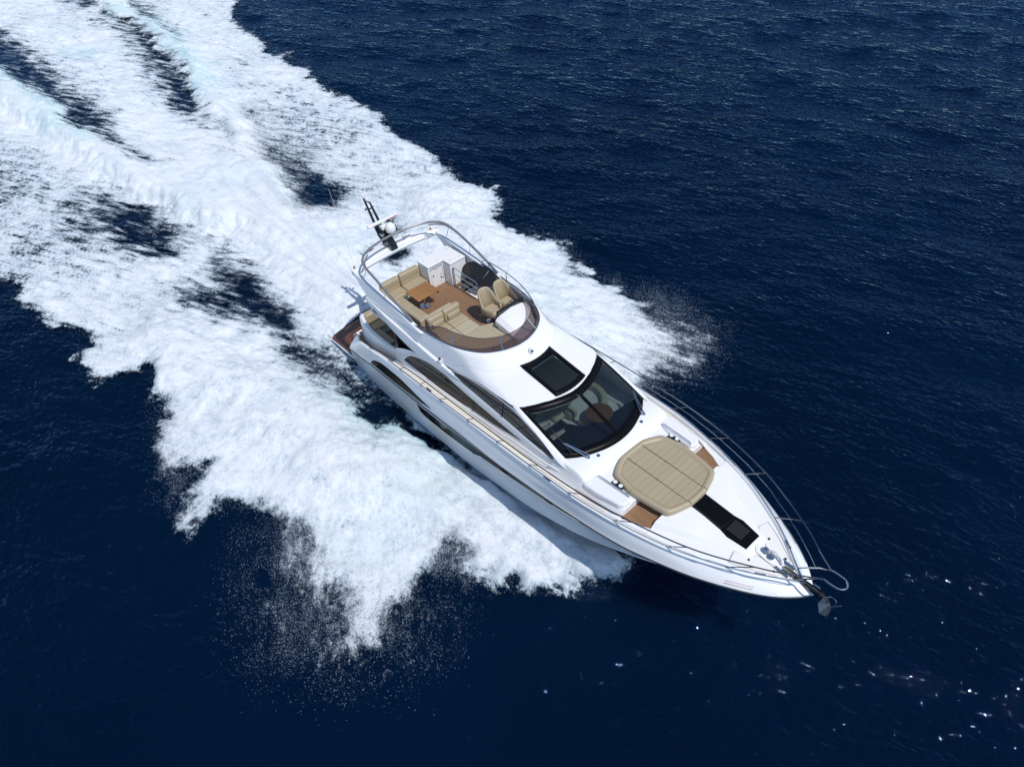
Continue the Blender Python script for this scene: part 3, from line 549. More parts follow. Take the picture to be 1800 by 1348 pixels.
# ---- flybridge wind screen (smoked) ----
lo=[];hi=[]
for p in RM:
    if p[0]<5.75: continue
    hgt=.34*sst(5.75,7.2,p[0]); dirn=np.array([p[0]-6.5,p[1]*1.6,0]); dirn/=np.linalg.norm(dirn)
    lo.append(p+np.array([0,0,.02])); hi.append(p+np.array([0,0,.02+hgt])-dirn*hgt*.75)
scr=put('flybridge_windscreen',*grid([[tuple(a+(b-a)*t) for t in (0,.33,.66,1)] for a,b in zip(lo,hi)]),'acryl',Y,angle=60)
put('screen_base_trim',*tube(lo,.022,6),mat('blue_grey_trim',(.09,.11,.17),.25,metal=.6),scr)
put('screen_top_trim',*tube(hi,.010,6),'dsteel',scr)
def near(L_,x,y): return min(range(len(L_)),key=lambda i:(L_[i][0]-x)**2+(L_[i][1]-y)**2)
for (x,y) in ((7.6,-1.67),(8.93,-.72),(8.93,.72),(7.6,1.67)):
    i=near(lo,x,y); a,b=lo[i],hi[i]; w_=np.array([a[1],-a[0]+6.5,0.]); w_/=np.linalg.norm(w_)
    put('screen_bracket',*tube([a+(a-b)*.02,b-(a-b)*.02],.026,6),'steel',scr)
# ---- flybridge furniture ----
def cush(name,b,m,parent,bev=.05): return put(name,*box(*b),m,parent,bevel=bev,seg=4,angle=60)
sofa=put('sofa_base',*join(box(3.02,3.62,-1.62,.24,3.78,4.02),box(3.62,5.85,-1.62,-.98,3.78,4.02),box(5.40,6.05,-1.55,-.25,3.78,4.02),box(6.05,7.1,-1.5,-.22,3.78,4.05)),'plastic',Y,bevel=.02)
cush('seat_cushion',(3.22,3.70,-.62,.24,4.02,4.20),'vinyl',sofa); cush('seat_cushion',(3.22,3.72,-1.46,-.64,4.02,4.20),'vinyl',sofa)
cush('back_cushion',(3.02,3.24,-.62,.25,4.02,4.62),'vinyl',sofa,.07); cush('back_cushion',(3.02,3.24,-1.42,-.64,4.02,4.60),'vinyl',sofa,.07)
for x0,x1 in ((3.74,4.50),(4.515,5.36)):
    cush('seat_cushion',(x0,x1,-1.46,-.98,4.02,4.20),'vinyl',sofa); 
for x0,x1 in ((3.26,4.5),(4.515,5.9)): cush('back_cushion',(x0,x1,-1.64,-1.45,3.98,4.58),'vinyl',sofa,.06)
for y0,y1 in ((-1.45,-.86),(-.85,-.30)): cush('seat_cushion',(5.38,5.80,y0,y1,4.02,4.19),'vinyl',sofa)
cush('back_cushion',(5.74,5.90,-1.45,-.30,4.0,4.56),'vinyl2',sofa,.06)
for y0,y1 in ((-1.48,-.85),(-.84,-.16)):
    cush('back_cushion',(5.92,6.14,y0,y1,4.05,4.64),'vinyl',sofa,.07); cush('lumbar_cushion',(6.10,6.22,y0+.09,y1-.09,4.26,4.46),'vinyl',sofa,.04)
    cush('seat_cushion',(6.14,6.56,y0,y1,4.05,4.24),'vinyl',sofa); cush('chaise_cushion',(6.57,7.12,y0,y1,4.04,4.20),'vinyl2',sofa,.03)
# sofa seams
put('sofa_piping',*tube([(3.245,-1.40,4.40),(3.245,.22,4.40)],.008,4),'teakx',sofa); put('sofa_piping',*tube([(6.138,-1.46,4.47),(6.138,-.18,4.47)],.008,4),'teakx',sofa)
# sun lounge in front of the sofa
lg=[(7.13,-1.50),(7.13,-.18),(7.42,.42),(8.84,.42),(8.86,-.25),(8.70,-.72),(8.38,-1.12),(7.95,-1.36),(7.5,-1.5)]
lou=put('lounge_base',*prism([(x,y) for x,y in lg],3.78,4.10),'plastic',Y,bevel=.02)
put('lounge_cushion',*prism([(7.14+(x-7.13)*.985,y*.985) for x,y in lg],4.10,4.21),'vinyl_y',lou,bevel=.035,seg=3)
# table
tb=put('folding_table',*join(tube([(4.36,-.47,3.80),(4.36,-.47,4.36)],.045,10),lathe([(.001,0),(.2,0),(.19,.02),(.0,.025)],(4.36,-.47,3.78),18),box(4.1,4.62,-.53,-.41,4.32,4.37)),'steel',Y)
put('table_top',*box(3.96,4.76,-.92,-.47,4.385,4.43),'table',tb,bevel=.012); put('table_top',*box(3.96,4.76,-.465,-.01,4.385,4.43),'table',tb,bevel=.012)
put('table_strut',*tube([(4.70,-.47,4.37),(4.42,-.47,3.90)],.022,6),'wood_i',tb)
for y in (-.8,-.5,-.1): put('table_hinge',*box(4.72,4.80,y-.03,y+.03,4.36,4.41),'dsteel',tb,bevel=.01)
# wet bar
wbp=[(3.10,.27),(3.78,.27),(3.78,.95),(4.20,.95),(4.20,1.66),(3.10,1.66)]
wb_=put('wet_bar',*prism([(x+(.02 if x<3.5 else -.03),y) for x,y in wbp],3.78,4.70),'gel',Y,bevel=.02)
put('worktop',*prism(wbp,4.70,4.755),'plastic',wb_,bevel=.018,seg=3)
dr=put('bar_door',*box(3.752,3.765,.36,.88,3.86,4.60),'plastic',wb_,bevel=.01)
for (y,z,r_) in ((.45,4.30,.03),(.78,4.1,.035),(.78,4.25,.018),(.62,4.52,.018),(.72,3.96,.015)): put('door_fitting',*lathe([(.001,0),(r_,0),(r_*.9,.015),(.0,.02)],(3.765,y,z),12,'X'),'brass' if r_<.02 else 'dsteel',dr)
put('bar_rail',*tube([(3.82,.34,4.68),(3.84,.36,4.70),(3.84,.90,4.70),(3.88,.90,4.70),(4.22,.90,4.70)],.014,6),'steel',wb_)
for (x,y) in ((3.3,.45),(3.6,.8),(4.0,1.1),(4.05,1.5),(3.3,1.5)): put('counter_stud',*lathe([(.001,0),(.018,0),(.012,.012),(.0,.014)],(x,y,4.755),10),'dsteel',wb_)
# stair guard rail
gr=put('stair_guard',*join(*[tube([(4.24,1.03,z),(5.5,1.03,z-.02),(5.62,1.03,z-.10 if z>4.5 else z)],.016,6) for z in (4.58,4.33,4.08)],tube([(4.24,1.03,3.78),(4.24,1.03,4.6)],.02,6),tube([(5.62,1.03,3.78),(5.62,1.03,4.5)],.02,6)),'steel',Y)
# dark acrylic stair hatch leaning open against the port side
P=[]
for a in np.linspace(0,2*math.pi,49)[:-1]:
    c,s=math.cos(a),math.sin(a); e=lambda t,p:math.copysign(abs(t)**p,t); P.append((e(c,.9),e(s,.95)))
def hl(u,v): return (5.08+.86*u+.10*v,1.56+.25*v,4.38+.26*v)
hv=[hl(u,v) for u,v in P]; hv2=[(x,y-.02,z+.025) for x,y,z in hv]; N_=len(P)
hatch=put('stair_hatch',hv+hv2,[tuple(range(N_)),tuple(range(N_,2*N_))[::-1]]+[(i,i+N_,(i+1)%N_+N_,(i+1)%N_) for i in range(N_)],'dglass',Y)
put('hatch_rim',*tube(hv2,.022,6,True),'black',hatch)
put('hatch_strut',*tube([(5.3,1.46,4.30),(5.42,1.75,4.62)],.014,6),'steel',hatch)
# hand rails along port and starboard coaming
for sgn in (-1,1):
    pr=curve([(4.8,sgn*1.86,4.62),(5.2,sgn*1.85,4.86),(6.2,sgn*1.80,4.92),(7.2,sgn*1.68,4.88),(7.9,sgn*1.52,4.72),(8.1,sgn*1.46,4.53)],30) if sgn>0 else None
    if pr: 
        hr=put('coaming_rail',*tube(pr,.018,8),'steel',Y); put('rail_post',*tube([(6.3,1.79,4.5),(6.3,1.795,4.9)],.014,6),'steel',hr); put('rail_post',*tube([(5.3,1.85,4.5),(5.3,1.85,4.86)],.014,6),'steel',hr)
# helm console
cp_=[(7.72,.12),(7.72,1.42),(8.05,1.36),(8.45,1.10),(8.72,.72),(8.80,.30),(8.70,.10)]
con=put('helm_console',*prism(cp_,3.78,4.34),'gel',Y,bevel=.03)
top=[]
for t in (0,.12,.5,1):
    row=[]
    for s in (0,.12,.5,.85,1):
        y=.10+1.34*s; x1=8.50-.75*max(0,s-.25)**1.5; x=7.66+(x1-7.66)*t; z=4.70-.12*t-.13*abs(2*s-1)**2-.06*(1 if s in(0,1) else 0)-.12*(1 if t==1 else 0)
        row.append((x,y,z))
    top.append(row)
skirt=[[ (p[0]-.03,p[1],p[2]-.22) for p in top[0]]]+top+[[ (p[0],p[1],4.3) for p in top[-1]]]
skirt=[[ (r_[0][0],r_[0][1]+.02,4.3)]+r_+[(r_[-1][0],r_[-1][1]-.02,4.3)] for r_ in skirt]
put('console_hood',*grid(skirt),'gel',con,angle=20,bevel=.025,seg=3)
put('instrument_panel',*box(7.58,7.68,.22,1.34,4.50,4.78),'black',con,bevel=.02)
put('chart_screen',*box(7.565,7.582,.40,.72,4.56,4.74),'dash',con,bevel=.006)
wh=[(7.44+.06*math.cos(a),1.02+.19*math.cos(a)*1.0,4.66+.19*math.sin(a)) for a in np.linspace(0,2*math.pi,25)[:-1]]
wh=[(7.42+.10*math.sin(a),1.02+.19*math.cos(a),4.64+.16*math.sin(a)) for a in np.linspace(0,2*math.pi,25)[:-1]]
stw=put('steering_wheel',*tube(wh,.016,6,True),'black',con)
put('wheel_hub',*join(tube([(7.42,1.02,4.64),(7.6,1.02,4.6)],.03,8),*[tube([(7.42,1.02,4.64),wh[i]],.010,5) for i in (0,8,16)]),'steel',stw)
put('throttle_lever',*join(box(7.42,7.56,.50,.62,4.46,4.52),tube([(7.5,.53,4.5),(7.46,.53,4.66)],.014,6),tube([(7.5,.59,4.5),(7.44,.59,4.66)],.014,6)),'dsteel',con)
# helm chairs
def helm_chair(x,y):
    ped=put('helm_seat',*join(lathe([(.001,0),(.19,0),(.16,.02),(.06,.05),(.055,.30),(.0,.3)],(x,y,3.78),20),box(x-.06,x+.2,y-.1,y+.1,4.05,4.12)),'steel',Y)
    put('seat_cushion',*prism([(x-.20,y-.24),(x+.20,y-.27),(x+.36,y-.22),(x+.36,y+.22),(x+.20,y+.27),(x-.20,y+.24)],4.12,4.32),'vinyl',ped,bevel=.07,seg=4)
    R=[]
    for a in np.linspace(-150,150,31):
        t=math.radians(a); k=abs(a)/150; h=.70*(1-sst(.34,.62,k))+.26*sst(.34,.62,k)+.03; rr=.29+.03*k
        ex=-.06-.16*(1-sst(.25,.6,k)); cx=x-.0-rr*math.cos(t)*1.05+ (.04 if k>.7 else 0); cy=y+rr*math.sin(t)*(1-.04*(1-sst(.2,.6,k)))
        ox,oy=-math.cos(t),math.sin(t)
        row=[]
        z0=4.10
        for (d,zz) in ((.03,0),(.045,.3),(.05,.7),(.03,.95),(0,1.0),(-.035,.95),(-.05,.7),(-.045,.3),(-.02,0)):
            hz=zz*h+.09; lean=-.22*max(0,hz-.2)*(1-sst(.3,.7,k)); nar=1-.12*max(0,(hz-.35))*(1-sst(.3,.7,k))
            row.append((cx+ox*d+lean,y+(cy-y)*nar+oy*d,z0+hz))
        R.append(row)
    v,f=grid(R); n_=9; f.append(tuple(range(n_))[::-1]); f.append(tuple((len(R)-1)*n_+i for i in range(n_)))
    put('bucket_back',v,f,'vinyl',ped,angle=60,sub=1)
    return ped
helm_chair(6.78,.62); helm_chair(6.84,1.26)
# ---- cockpit and stern ----
put('cockpit_deck',*prism([(1.0,-1.9),(4.42,-1.95),(4.42,1.95),(1.0,1.9)],1.25,1.33),'teak',Y)
for sgn in (-1,1):
    CT=[(.95,1.30,2.10),(1.15,1.52,2.34),(1.7,1.72,2.40),(2.4,1.84,2.40),(3.2,1.88,2.42),(4.0,1.89,2.50),(4.6,1.87,2.66)]
    cc=curve(CT,42); R=[]
    for p in cc:
        x,y,z=p; lo_=1.15 if x<1.7 else 1.6
        out=.11
        R.append([(x-.05,-(y+out+.04),lo_),(x-.03,-(y+out),z-.3),(x-.01,-(y+out-.02),z-.06),(x,-(y+.05),z),(x+.02,-(y-.04),z-.01),(x+.03,-(y-.09),z-.07),(x+.03,-(y-.10),1.33)])
    v,f=grid(R)
    if sgn==1: v,f=mir(v),mirF(f)
    put('cockpit_coaming',v,f,'gel',Y,angle=50)
    cr=[(x,sgn*(y-.01),z+(.10 if 1.0<x<1.9 else .0)) for x,y,z in cc if x<2.0]
    # side step deck in teak
    P=[[(x,sgn*-1*(-1)*yy,1.62+.43*sst(1.8,4.3,x)) for yy in (1.98-.01*(4.3-x),2.1,GU(x)[0]-.16)] for x in np.linspace(1.75,4.38,20)]
    put('teak_side_deck',*grid(P),'teakx',Y,smooth=False)
    P=[[(x,sgn*GU(x)[0]*.96 if False else sgn*(GU(x)[0]-.13),1.60+.43*sst(1.8,4.3,x)),(x,sgn*(GU(x)[0]-.13),GU(x)[1]-.02)] for x in np.linspace(1.2,4.4,20)]
    put('bulwark_lining',*grid(P),'gel',Y)
put('stern_rail',*tube(curve([(1.35,-1.62,2.5),(1.05,-1.48,2.5),(.86,-1.2,2.5),(.86,0,2.5),(.86,1.2,2.5),(1.05,1.48,2.5),(1.35,1.62,2.5)],40),.018,6),'steel',Y)
csofa=put('cockpit_sofa',*join(box(1.0,1.62,-1.40,1.40,1.33,1.65),box(.94,1.10,-1.45,1.45,1.3,2.20)),'gel',Y,bevel=.02)
cush('back_cushion',(1.0,1.30,-1.42,1.3,1.75,2.26),'vinyl',csofa,.06); cush('seat_cushion',(1.22,1.72,-1.40,1.3,1.65,1.80),'vinyl',csofa)
cush('seat_cushion',(1.75,2.9,-1.74,-1.2,1.65,1.80),'vinyl',csofa); cush('back_cushion',(1.75,2.9,-1.80,-1.66,1.7,2.2),'vinyl',csofa)
cush('seat_base',(1.70,2.9,-1.74,-1.2,1.33,1.65),'plastic',csofa,.02)
cush('seat_cushion',(3.1,4.2,-1.74,-1.25,1.65,1.80),'vinyl',csofa)
# swim platform
pl=[(.95,-2.26),(-.78,-2.27),(-.90,-2.2),(-1.0,-1.7),(-1.12,-.9),(-1.17,0),(-1.12,.9),(-1.0,1.7),(-.90,2.2),(-.78,2.27),(.95,2.26)]
pf=put('swim_platform',*prism(pl,.34,.46),'gel',Y,bevel=.03)
put('platform_teak',*prism([(.95+(x-.95)*.988,y*.988) for x,y in pl],.46,.472),'wetteak',pf)
put('platform_hatch',*join(box(-.35,-.27,-1.25,-.1,.472,.49),box(-.35,.55,-1.33,-1.25,.472,.49)),'plastic',pf)
put('transom_steps',*join(box(.9,1.5,-2.05,-1.62,.47,.86),box(1.2,1.8,-2.08,-1.62,.86,1.24),box(1.5,2.0,-2.1,-1.62,1.24,1.60)),'gel',Y,bevel=.03)
put('step_teak',*join(box(.95,1.18,-2.0,-1.66,.862,.875),box(1.24,1.48,-2.04,-1.66,1.242,1.255),box(1.54,1.9,-2.06,-1.66,1.602,1.615)),'teakx',Y)
put('stern_grab_rail',*tube([(1.25,-2.12,1.56),(1.25,-2.1,1.75),(1.4,-2.1,1.85),(1.7,-2.12,1.9),(1.75,-2.14,1.72)],.018,6),'steel',Y)
# ---- guard rails ----
TR=[(2.95,2.37,2.20),(3.5,2.41,2.42),(4.9,2.45,2.78),(6.4,2.47,3.00),(7.9,2.47,3.06),(9.4,2.46,3.10),(10.8,2.44,3.13),(12.26,2.40,3.16),(13.86,2.31,3.22),(15.48,2.06,3.26),(17.1,1.62,3.27),(18.57,.92,3.28),(19.3,.45,3.29),(19.75,.17,3.31)]
tr_=curve(TR,130)
BX=[5.05,6.35,7.45,8.9,10.3,11.71,13.26,14.8,16.33,17.73]
rails=put('guard_rail',*both(tube([(p[0],-p[1],p[2]) for p in tr_],.019,8)),'rail',Y)
def att(T_,x): i=min(range(len(T_)),key=lambda k:abs(T_[k][0]-x)); return T_[i]
for sgn in (-1,1):
    for bx_ in BX:
        g=GU(bx_); t=att(tr_,bx_+(.55 if bx_<12 else .65)); 
        if bx_>17.5: t=att(tr_,bx_+.75)
        put('stanchion',*tube([(bx_,sgn*(g[0]-.05),g[1]+.02),(t[0],sgn*t[1],t[2])],.014,6),'rail',rails)
mid=[]
for x in np.linspace(12.0,19.4,40):
    g=GU(min(19.2,x-.3)); t=att(tr_,x); mid.append(((x),-(g[0]-.05+t[1])/2,(g[1]+t[2])/2))
put('guard_wire',*both(tube(mid,.008,5)),'steel',rails)
lp=curve([(19.75,-.17,3.31),(19.92,-.18,3.31),(20.14,-.15,3.31),(20.24,0,3.31),(20.14,.15,3.31),(19.92,.18,3.31),(19.75,.17,3.31)],36)
put('pulpit_hoop',*join(tube(lp,.022,8),tube([(18.95,-.24,2.46),(19.45,-.22,3.05),(19.75,-.17,3.31)],.02,8),tube([(18.95,.24,2.46),(19.45,.22,3.05),(19.75,.17,3.31)],.02,8)),'steel',rails)
# cleats on the gunwale
def cleat(x,y,z,a):
    v,f=join(tube([(x-.13,y,z+.06),(x-.05,y,z+.05),(x+.05,y,z+.05),(x+.13,y,z+.06)],.018,6),tube([(x-.04,y,z),(x-.04,y,z+.05)],.016,6),tube([(x+.04,y,z),(x+.04,y,z+.05)],.016,6))
    put('mooring_cleat',rotm(v,math.radians(a),'Z',(x,y,z)),f,'dsteel',Y)
for sgn in (-1,1):
    cleat(6.85,sgn*2.40,2.58,0); cleat(12.55,sgn*2.34,2.74,-3*sgn); cleat(18.45,sgn*.62,2.53,-sgn*32)
    for a_,b_ in ((.06,.42),(.12,.60)):
        put('bow_decal',*tube([( *hpt(17.9+.0,a_*3,True,.012)[:3],),hpt(18.5,a_*3,True,.012)] if sgn<0 else [tuple(hpt(17.9,a_*3,True,.012)*np.array([1,-1,1])),tuple(hpt(18.5,a_*3,True,.012)*np.array([1,-1,1]))],.007,4),'red' if sgn<0 else 'dsteel',Y)
# fore hatch: dark glazed skylight
fh=[(16.05,-.30),(16.05,.30),(17.0,.31),(17.25,.36),(17.8,.29),(17.8,-.29),(17.25,-.36),(17.0,-.31)]
fh_o=put('fore_hatch',*prism(fh,lambda x,y:HZ(x,y)-.03,lambda x,y:HZ(x,y)+.022),'bframe',Y,bevel=.008)
put('hatch_glass',*prism([(17.10,-.20),(17.10,.22),(17.56,.22),(17.56,-.20)],lambda x,y:HZ(x,y),lambda x,y:HZ(x,y)+.034),'dglass',fh_o)
put('hatch_trim',*join(tube([(16.06,-.27,HZ(16.06,0)+.03),(17.0,-.28,HZ(17,0)+.03),(17.03,.28,HZ(17,0)+.03),(16.06,.27,HZ(16.06,0)+.03)],.010,5),tube([(17.12,-.18,HZ(17.1,0)+.04),(17.54,-.18,HZ(17.5,0)+.04),(17.54,.2,HZ(17.5,0)+.04)],.012,5)),'dsteel',fh_o)
# windlass on its plate
wl=put('windlass',*prism([(17.92,-.06),(18.0,-.14),(18.35,-.15),(18.7,-.08),(18.72,.08),(18.35,.15),(18.0,.14),(17.92,.06)],lambda x,y:HZ(x,y)+.005,lambda x,y:HZ(x,y)+.03),'plastic',Y,bevel=.01)
put('windlass_drum',*join(lathe([(.001,0),(.085,0),(.09,.03),(.05,.06),(.05,.10),(.08,.14),(.05,.17),(.0,.175)],(18.16,.03,HZ(18.16,0)+.03),20),lathe([(.001,0),(.10,0),(.10,.05),(.0,.06)],(18.34,-.0,HZ(18.34,0)+.03),20)),'steel',wl)
put('chain_guard',*tube(curve([(18.2,.12,2.58),(18.4,.13,2.66),(18.6,.08,2.62),(18.68,.02,2.55)],14),.03,8),'plastic',wl)
for sgn in (-1,1): put('bow_cleat',*join(box(18.55,18.95,sgn*.15-.035,sgn*.15+.035,HZ(18.7,.15),HZ(18.7,.15)+.02),tube([(18.58,sgn*.15,2.56),(18.92,sgn*.15,2.54)],.022,8)),'steel',Y)
ar=put('anchor_roller',*join(box(18.72,19.85,-.075,-.055,2.40,2.50),box(18.72,19.85,.055,.075,2.40,2.50),box(18.72,19.80,-.06,.06,2.40,2.42),tube([(19.78,-.09,2.45),(19.78,.09,2.45)],.04,10)),'black',Y,bevel=.005)
put('roller_cheek',*box(19.5,19.68,.075,.12,2.42,2.52),'steel',ar)
# ---- anchor: a thing of its own, carried in the roller ----
A=empty('plough_anchor'); tag(A,'grey steel plough anchor hanging from the bow roller of the yacht','anchor')
put('shank',*tube([(18.95,0,2.475),(19.6,0,2.49),(19.92,0,2.44),(20.02,0,2.30)],[.028,.034,.038,.03],6),mat('dark_galvanised_steel',(.09,.095,.10),.4,metal=.8),A)
gs=mat('galvanised_steel',(.20,.225,.25),.35,metal=.85)
v=[(20.12,0,2.30),(19.72,0,2.06),(19.62,-.26,1.86),(19.62,.26,1.86),(20.12,-.30,1.98),(20.12,.30,1.98),(20.22,0,1.86)]
v=[(20.14,0,2.34),(19.86,-.16,2.20),(19.86,.16,2.20),(19.78,0,1.98),(20.02,-.30,1.98),(20.02,.30,1.98),(20.22,0,1.74),(20.20,-.17,1.84),(20.20,.17,1.84)]
v=[(20.05+(x-20.14)*.78-.02,y*.78,2.36+(z-2.34)*.78) for x,y,z in v]
f=[(0,1,4),(0,5,2),(0,4,7),(0,7,6),(0,6,8),(0,8,5),(1,3,4),(2,5,3),(3,6,4),(3,5,6),(4,6,7),(5,8,6),(0,2,1),(1,2,3)]
put('fluke',v,f,gs,A,bevel=.008)
put('roll_bar',*tube(curve([(19.88,.10,2.32),(19.98,.12,2.45),(20.12,.10,2.43),(20.14,.03,2.2)],16),.011,6),'steel',A)
put('tripping_ring',*tube([(20.06,.0,2.24),(20.27,.10,2.42)],.010,6),'steel',A)
put('chain',*tube([(18.70,0,2.52),(18.98,0,2.485)],.02,5),'brass',A)
# ---- sun pad cushions lying on the foredeck ----
SP=empty('sun_pad'); tag(SP,'octagonal beige sun pad cushion lying on the white foredeck','sun pad')
oc=[(13.60,-.50),(13.60,.50),(13.88,1.06),(14.62,1.21),(15.84,1.06),(16.07,.30),(16.07,-.30),(15.84,-1.06),(14.62,-1.21),(13.88,-1.06)]
cx,cy=14.85,0
oc0=list(oc)
for rr_ in (.12,.25): oc=[p for i in range(len(oc)) for p in (lerp(oc[i],oc[(i+1)%len(oc)],rr_),lerp(oc[i],oc[(i+1)%len(oc)],1-rr_))]
def ins(k): return [(cx+(x-cx)*(1-k/1.2),cy+(y-cy)*(1-k/1.05)) for x,y in oc]
PR=[(0,.0),(.0,.10),(.02,.135),(.07,.155),(.13,.14),(.165,.105)]
rows=[]
zb=lambda x,y:HZ(x,y)+.0
lp_=[]
for i in range(len(oc)):
    a,b=oc[i],oc[(i+1)%len(oc)]
    for t in np.linspace(0,1,4)[:-1]: lp_.append((a[0]+(b[0]-a[0])*t,a[1]+(b[1]-a[1])*t))
R=[[ (cx+(x-cx)*(1-k/1.2),(y)*(1-k/1.05),2.865-.016*(x-14.8)+h_) for k,h_ in PR] for x,y in lp_]
R.append(R[0]); put('bolster',*grid(R),'vinyl',SP,angle=50)
inn_=[(cx+(x-cx)*(1-.165/1.2),y*(1-.165/1.05)) for x,y in oc]
def clip(poly,ya,yb):
    def cut(P,f,lim,s):
        out=[]
        for i in range(len(P)):
            a,b=P[i],P[(i+1)%len(P)]; ia=(a[1]-lim)*s>=0; ib=(b[1]-lim)*s>=0
            if ia: out.append(a)
            if ia!=ib: t=(lim-a[1])/(b[1]-a[1]); out.append((a[0]+(b[0]-a[0])*t,lim))
        return out
    return cut(cut(poly,None,ya,1),None,yb,-1)
for ya,yb in ((-1.1,-.338),(-.332,.332),(.338,1.1)):
    pc=clip(inn_,ya,yb); put('pad_panel',*prism(pc,lambda x,y:2.84-.016*(x-14.8),lambda x,y:2.985-.016*(x-14.8)),'vinyl_l',SP,bevel=.012,seg=2)
for (x,y,x2,y2) in ((13.60,.335,13.76,.335),(13.60,-.335,13.76,-.335),(16.07,.335,15.9,.335),(16.07,-.335,15.9,-.335),(14.62,1.21,14.62,1.04),(14.62,-1.21,14.62,-1.04)):
    put('bolster_seam',*tube([(x,y,2.98),(lerp((x,),(x2,),.45)[0],lerp((y,),(y2,),.45)[0],3.02),(x2,y2,2.98)],.006,4),'rubber',SP)
for s_ in (.335,-.335): put('pad_strap',*tube([(13.76,s_,2.995+.016),(15.92,s_,2.97)],.006,4),'rubber',SP); 
for (x,y) in ((14.62,.335),(14.9,-.335)): put('strap_buckle',*lathe([(.001,0),(.022,0),(.015,.012),(.0,.014)],(x,y,2.99),8),'rubber',SP)
# ---- interior seen through windscreen and sunroof ----
INT=put('saloon_floor',*prism([(8.6,-1.75),(12.9,-1.75),(12.9,1.75),(8.6,1.75)],1.95,2.0),'grey_i',Y)
put('saloon_bulkhead',*box(8.5,8.6,-1.8,1.8,2.0,3.75),'grey_i',Y)
put('dashboard',*join(prism([(11.55,-1.66),(12.62,-1.66),(13.05,-1.0),(13.2,0),(13.05,1.0),(12.62,1.66),(12.3,1.66),(12.15,.4),(11.95,-.3),(11.55,-.5)],2.7,2.98)),'dash',Y,bevel=.05)
D=put('helm_pod',*join(prism([(11.35,-1.58),(11.60,-1.60),(11.75,-.62),(11.35,-.62)],2.85,3.12)),'dash',Y,bevel=.04)
for k in range(7): put('gauge',*box(11.38+.03*(k%2),11.42+.03*(k%2),-1.5+.12*k,-1.43+.12*k,3.10,3.13),'steel',D)
put('pod_visor',*box(11.62,11.80,-1.56,-.85,3.02,3.10),'cream_i',D,bevel=.03)
put('helm_wheel',*tube([(11.2+.08*math.sin(a),-1.15+.2*math.cos(a),3.0+.18*math.sin(a)) for a in np.linspace(0,2*math.pi,20)[:-1]],.014,6,True),'wood_i',D)
HS=put('saloon_helm_seat',*box(10.55,11.05,-.55,.2,2.0,2.75),'cream_i',Y,bevel=.10,seg=4); put('seat_back',*box(10.40,10.62,-.5,.15,2.6,3.20),'cream_i',HS,bevel=.08,seg=4); put('armrest',*box(11.0,11.30,-.15,.15,2.35,2.9),'cream_i',HS,bevel=.05,seg=3)
LS=[]
for a in np.linspace(-20,110,27):
    t=math.radians(a); LS.append([(10.9+math.cos(t)*r_,.85+math.sin(t)*r_*.85-.1,z) for r_,z in ((.66,2.1),(.66,2.65),(.68,2.80),(.78,2.84),(.88,2.80),(.90,2.65),(.90,2.1))])
SSO=put('saloon_sofa',*grid(LS),'cream_i',Y,angle=50); put('sofa_seat',*lathe([(.001,.0),(.66,.0),(.66,.14),(.6,.18),(.0,.19)],(10.9,.72,2.3),28),'cream_i',SSO)
put('saloon_table',*join(lathe([(.001,0),(.42,0),(.42,.03),(.0,.03)],(11.95,.45,2.985),28)),'wood_i',Y)
put('dashboard_trim',*tube(curve([(11.3,-.45,2.99),(11.75,-.25,3.0),(12.0,.1,3.0),(12.1,.6,3.0)],16),.02,6),'wood_i',Y)
put('saloon_bench',*box(9.6,11.0,-1.0,-.62,2.0,2.55),'vinyl',Y,bevel=.05,seg=3)
put('coachroof_seam',*tube([(13.36,-1.55,2.965-.05),(13.30,0,3.125),(13.36,1.55,2.915)],.003,4),M['seam'],Y) if False else None
Y.matrix_world=WM; A.matrix_world=WM; SP.matrix_world=WM
# ================= SEA AND WAKE (world frame, z up, water level 0) =================
def inpoly(P,X,Yy):
    ins=np.zeros(X.shape,bool); n=len(P)
    for i in range(n):
        x0,y0=P[i]; x1,y1=P[(i+1)%n]
        if y0==y1: continue
        c=((y0>Yy)!=(y1>Yy))&(X<(x1-x0)*(Yy-y0)/(y1-y0)+x0); ins^=c
    return ins
def dseg(P,X,Yy,closed=True):
    d=np.full(X.shape,1e9); side=np.zeros(X.shape); n=len(P)
    for i in range(n if closed else n-1):
        a=np.array(P[i],float); b=np.array(P[(i+1)%n],float); e=b-a; L=(e@e) or 1e-9
        t=np.clip(((X-a[0])*e[0]+(Yy-a[1])*e[1])/L,0,1); dx=X-a[0]-t*e[0]; dy=Yy-a[1]-t*e[1]; q=np.hypot(dx,dy)
        m=q<d; d=np.where(m,q,d); side=np.where(m,np.sign(e[0]*(Yy-a[1])-e[1]*(X-a[0])),side)
    return d,side
def soft(P,X,Yy,s): d,_=dseg(P,X,Yy); sd_=np.where(inpoly(P,X,Yy),-d,d); t=np.clip(.5-sd_/(2*s),0,1); return t*t*(3-2*t)
LAT=rng.random((8,256,256))
def vnoise(x,y,k=0):
    xi=np.floor(x).astype(int); yi=np.floor(y).astype(int); fx=x-xi; fy=y-yi; fx=fx*fx*(3-2*fx); fy=fy*fy*(3-2*fy); L=LAT[k%8]
    a=L[xi&255,yi&255]; b=L[(xi+1)&255,yi&255]; c=L[xi&255,(yi+1)&255]; d=L[(xi+1)&255,(yi+1)&255]
    return (a*(1-fx)+b*fx)*(1-fy)+(c*(1-fx)+d*fx)*fy
def fbm(x,y,oct=5,g=.5,k=0):
    s=0;a=1;t=0
    for i in range(oct): s=s+a*vnoise(x*2**i+17.3*i,y*2**i-9.1*i,k+i); t+=a; a*=g
    return s/t
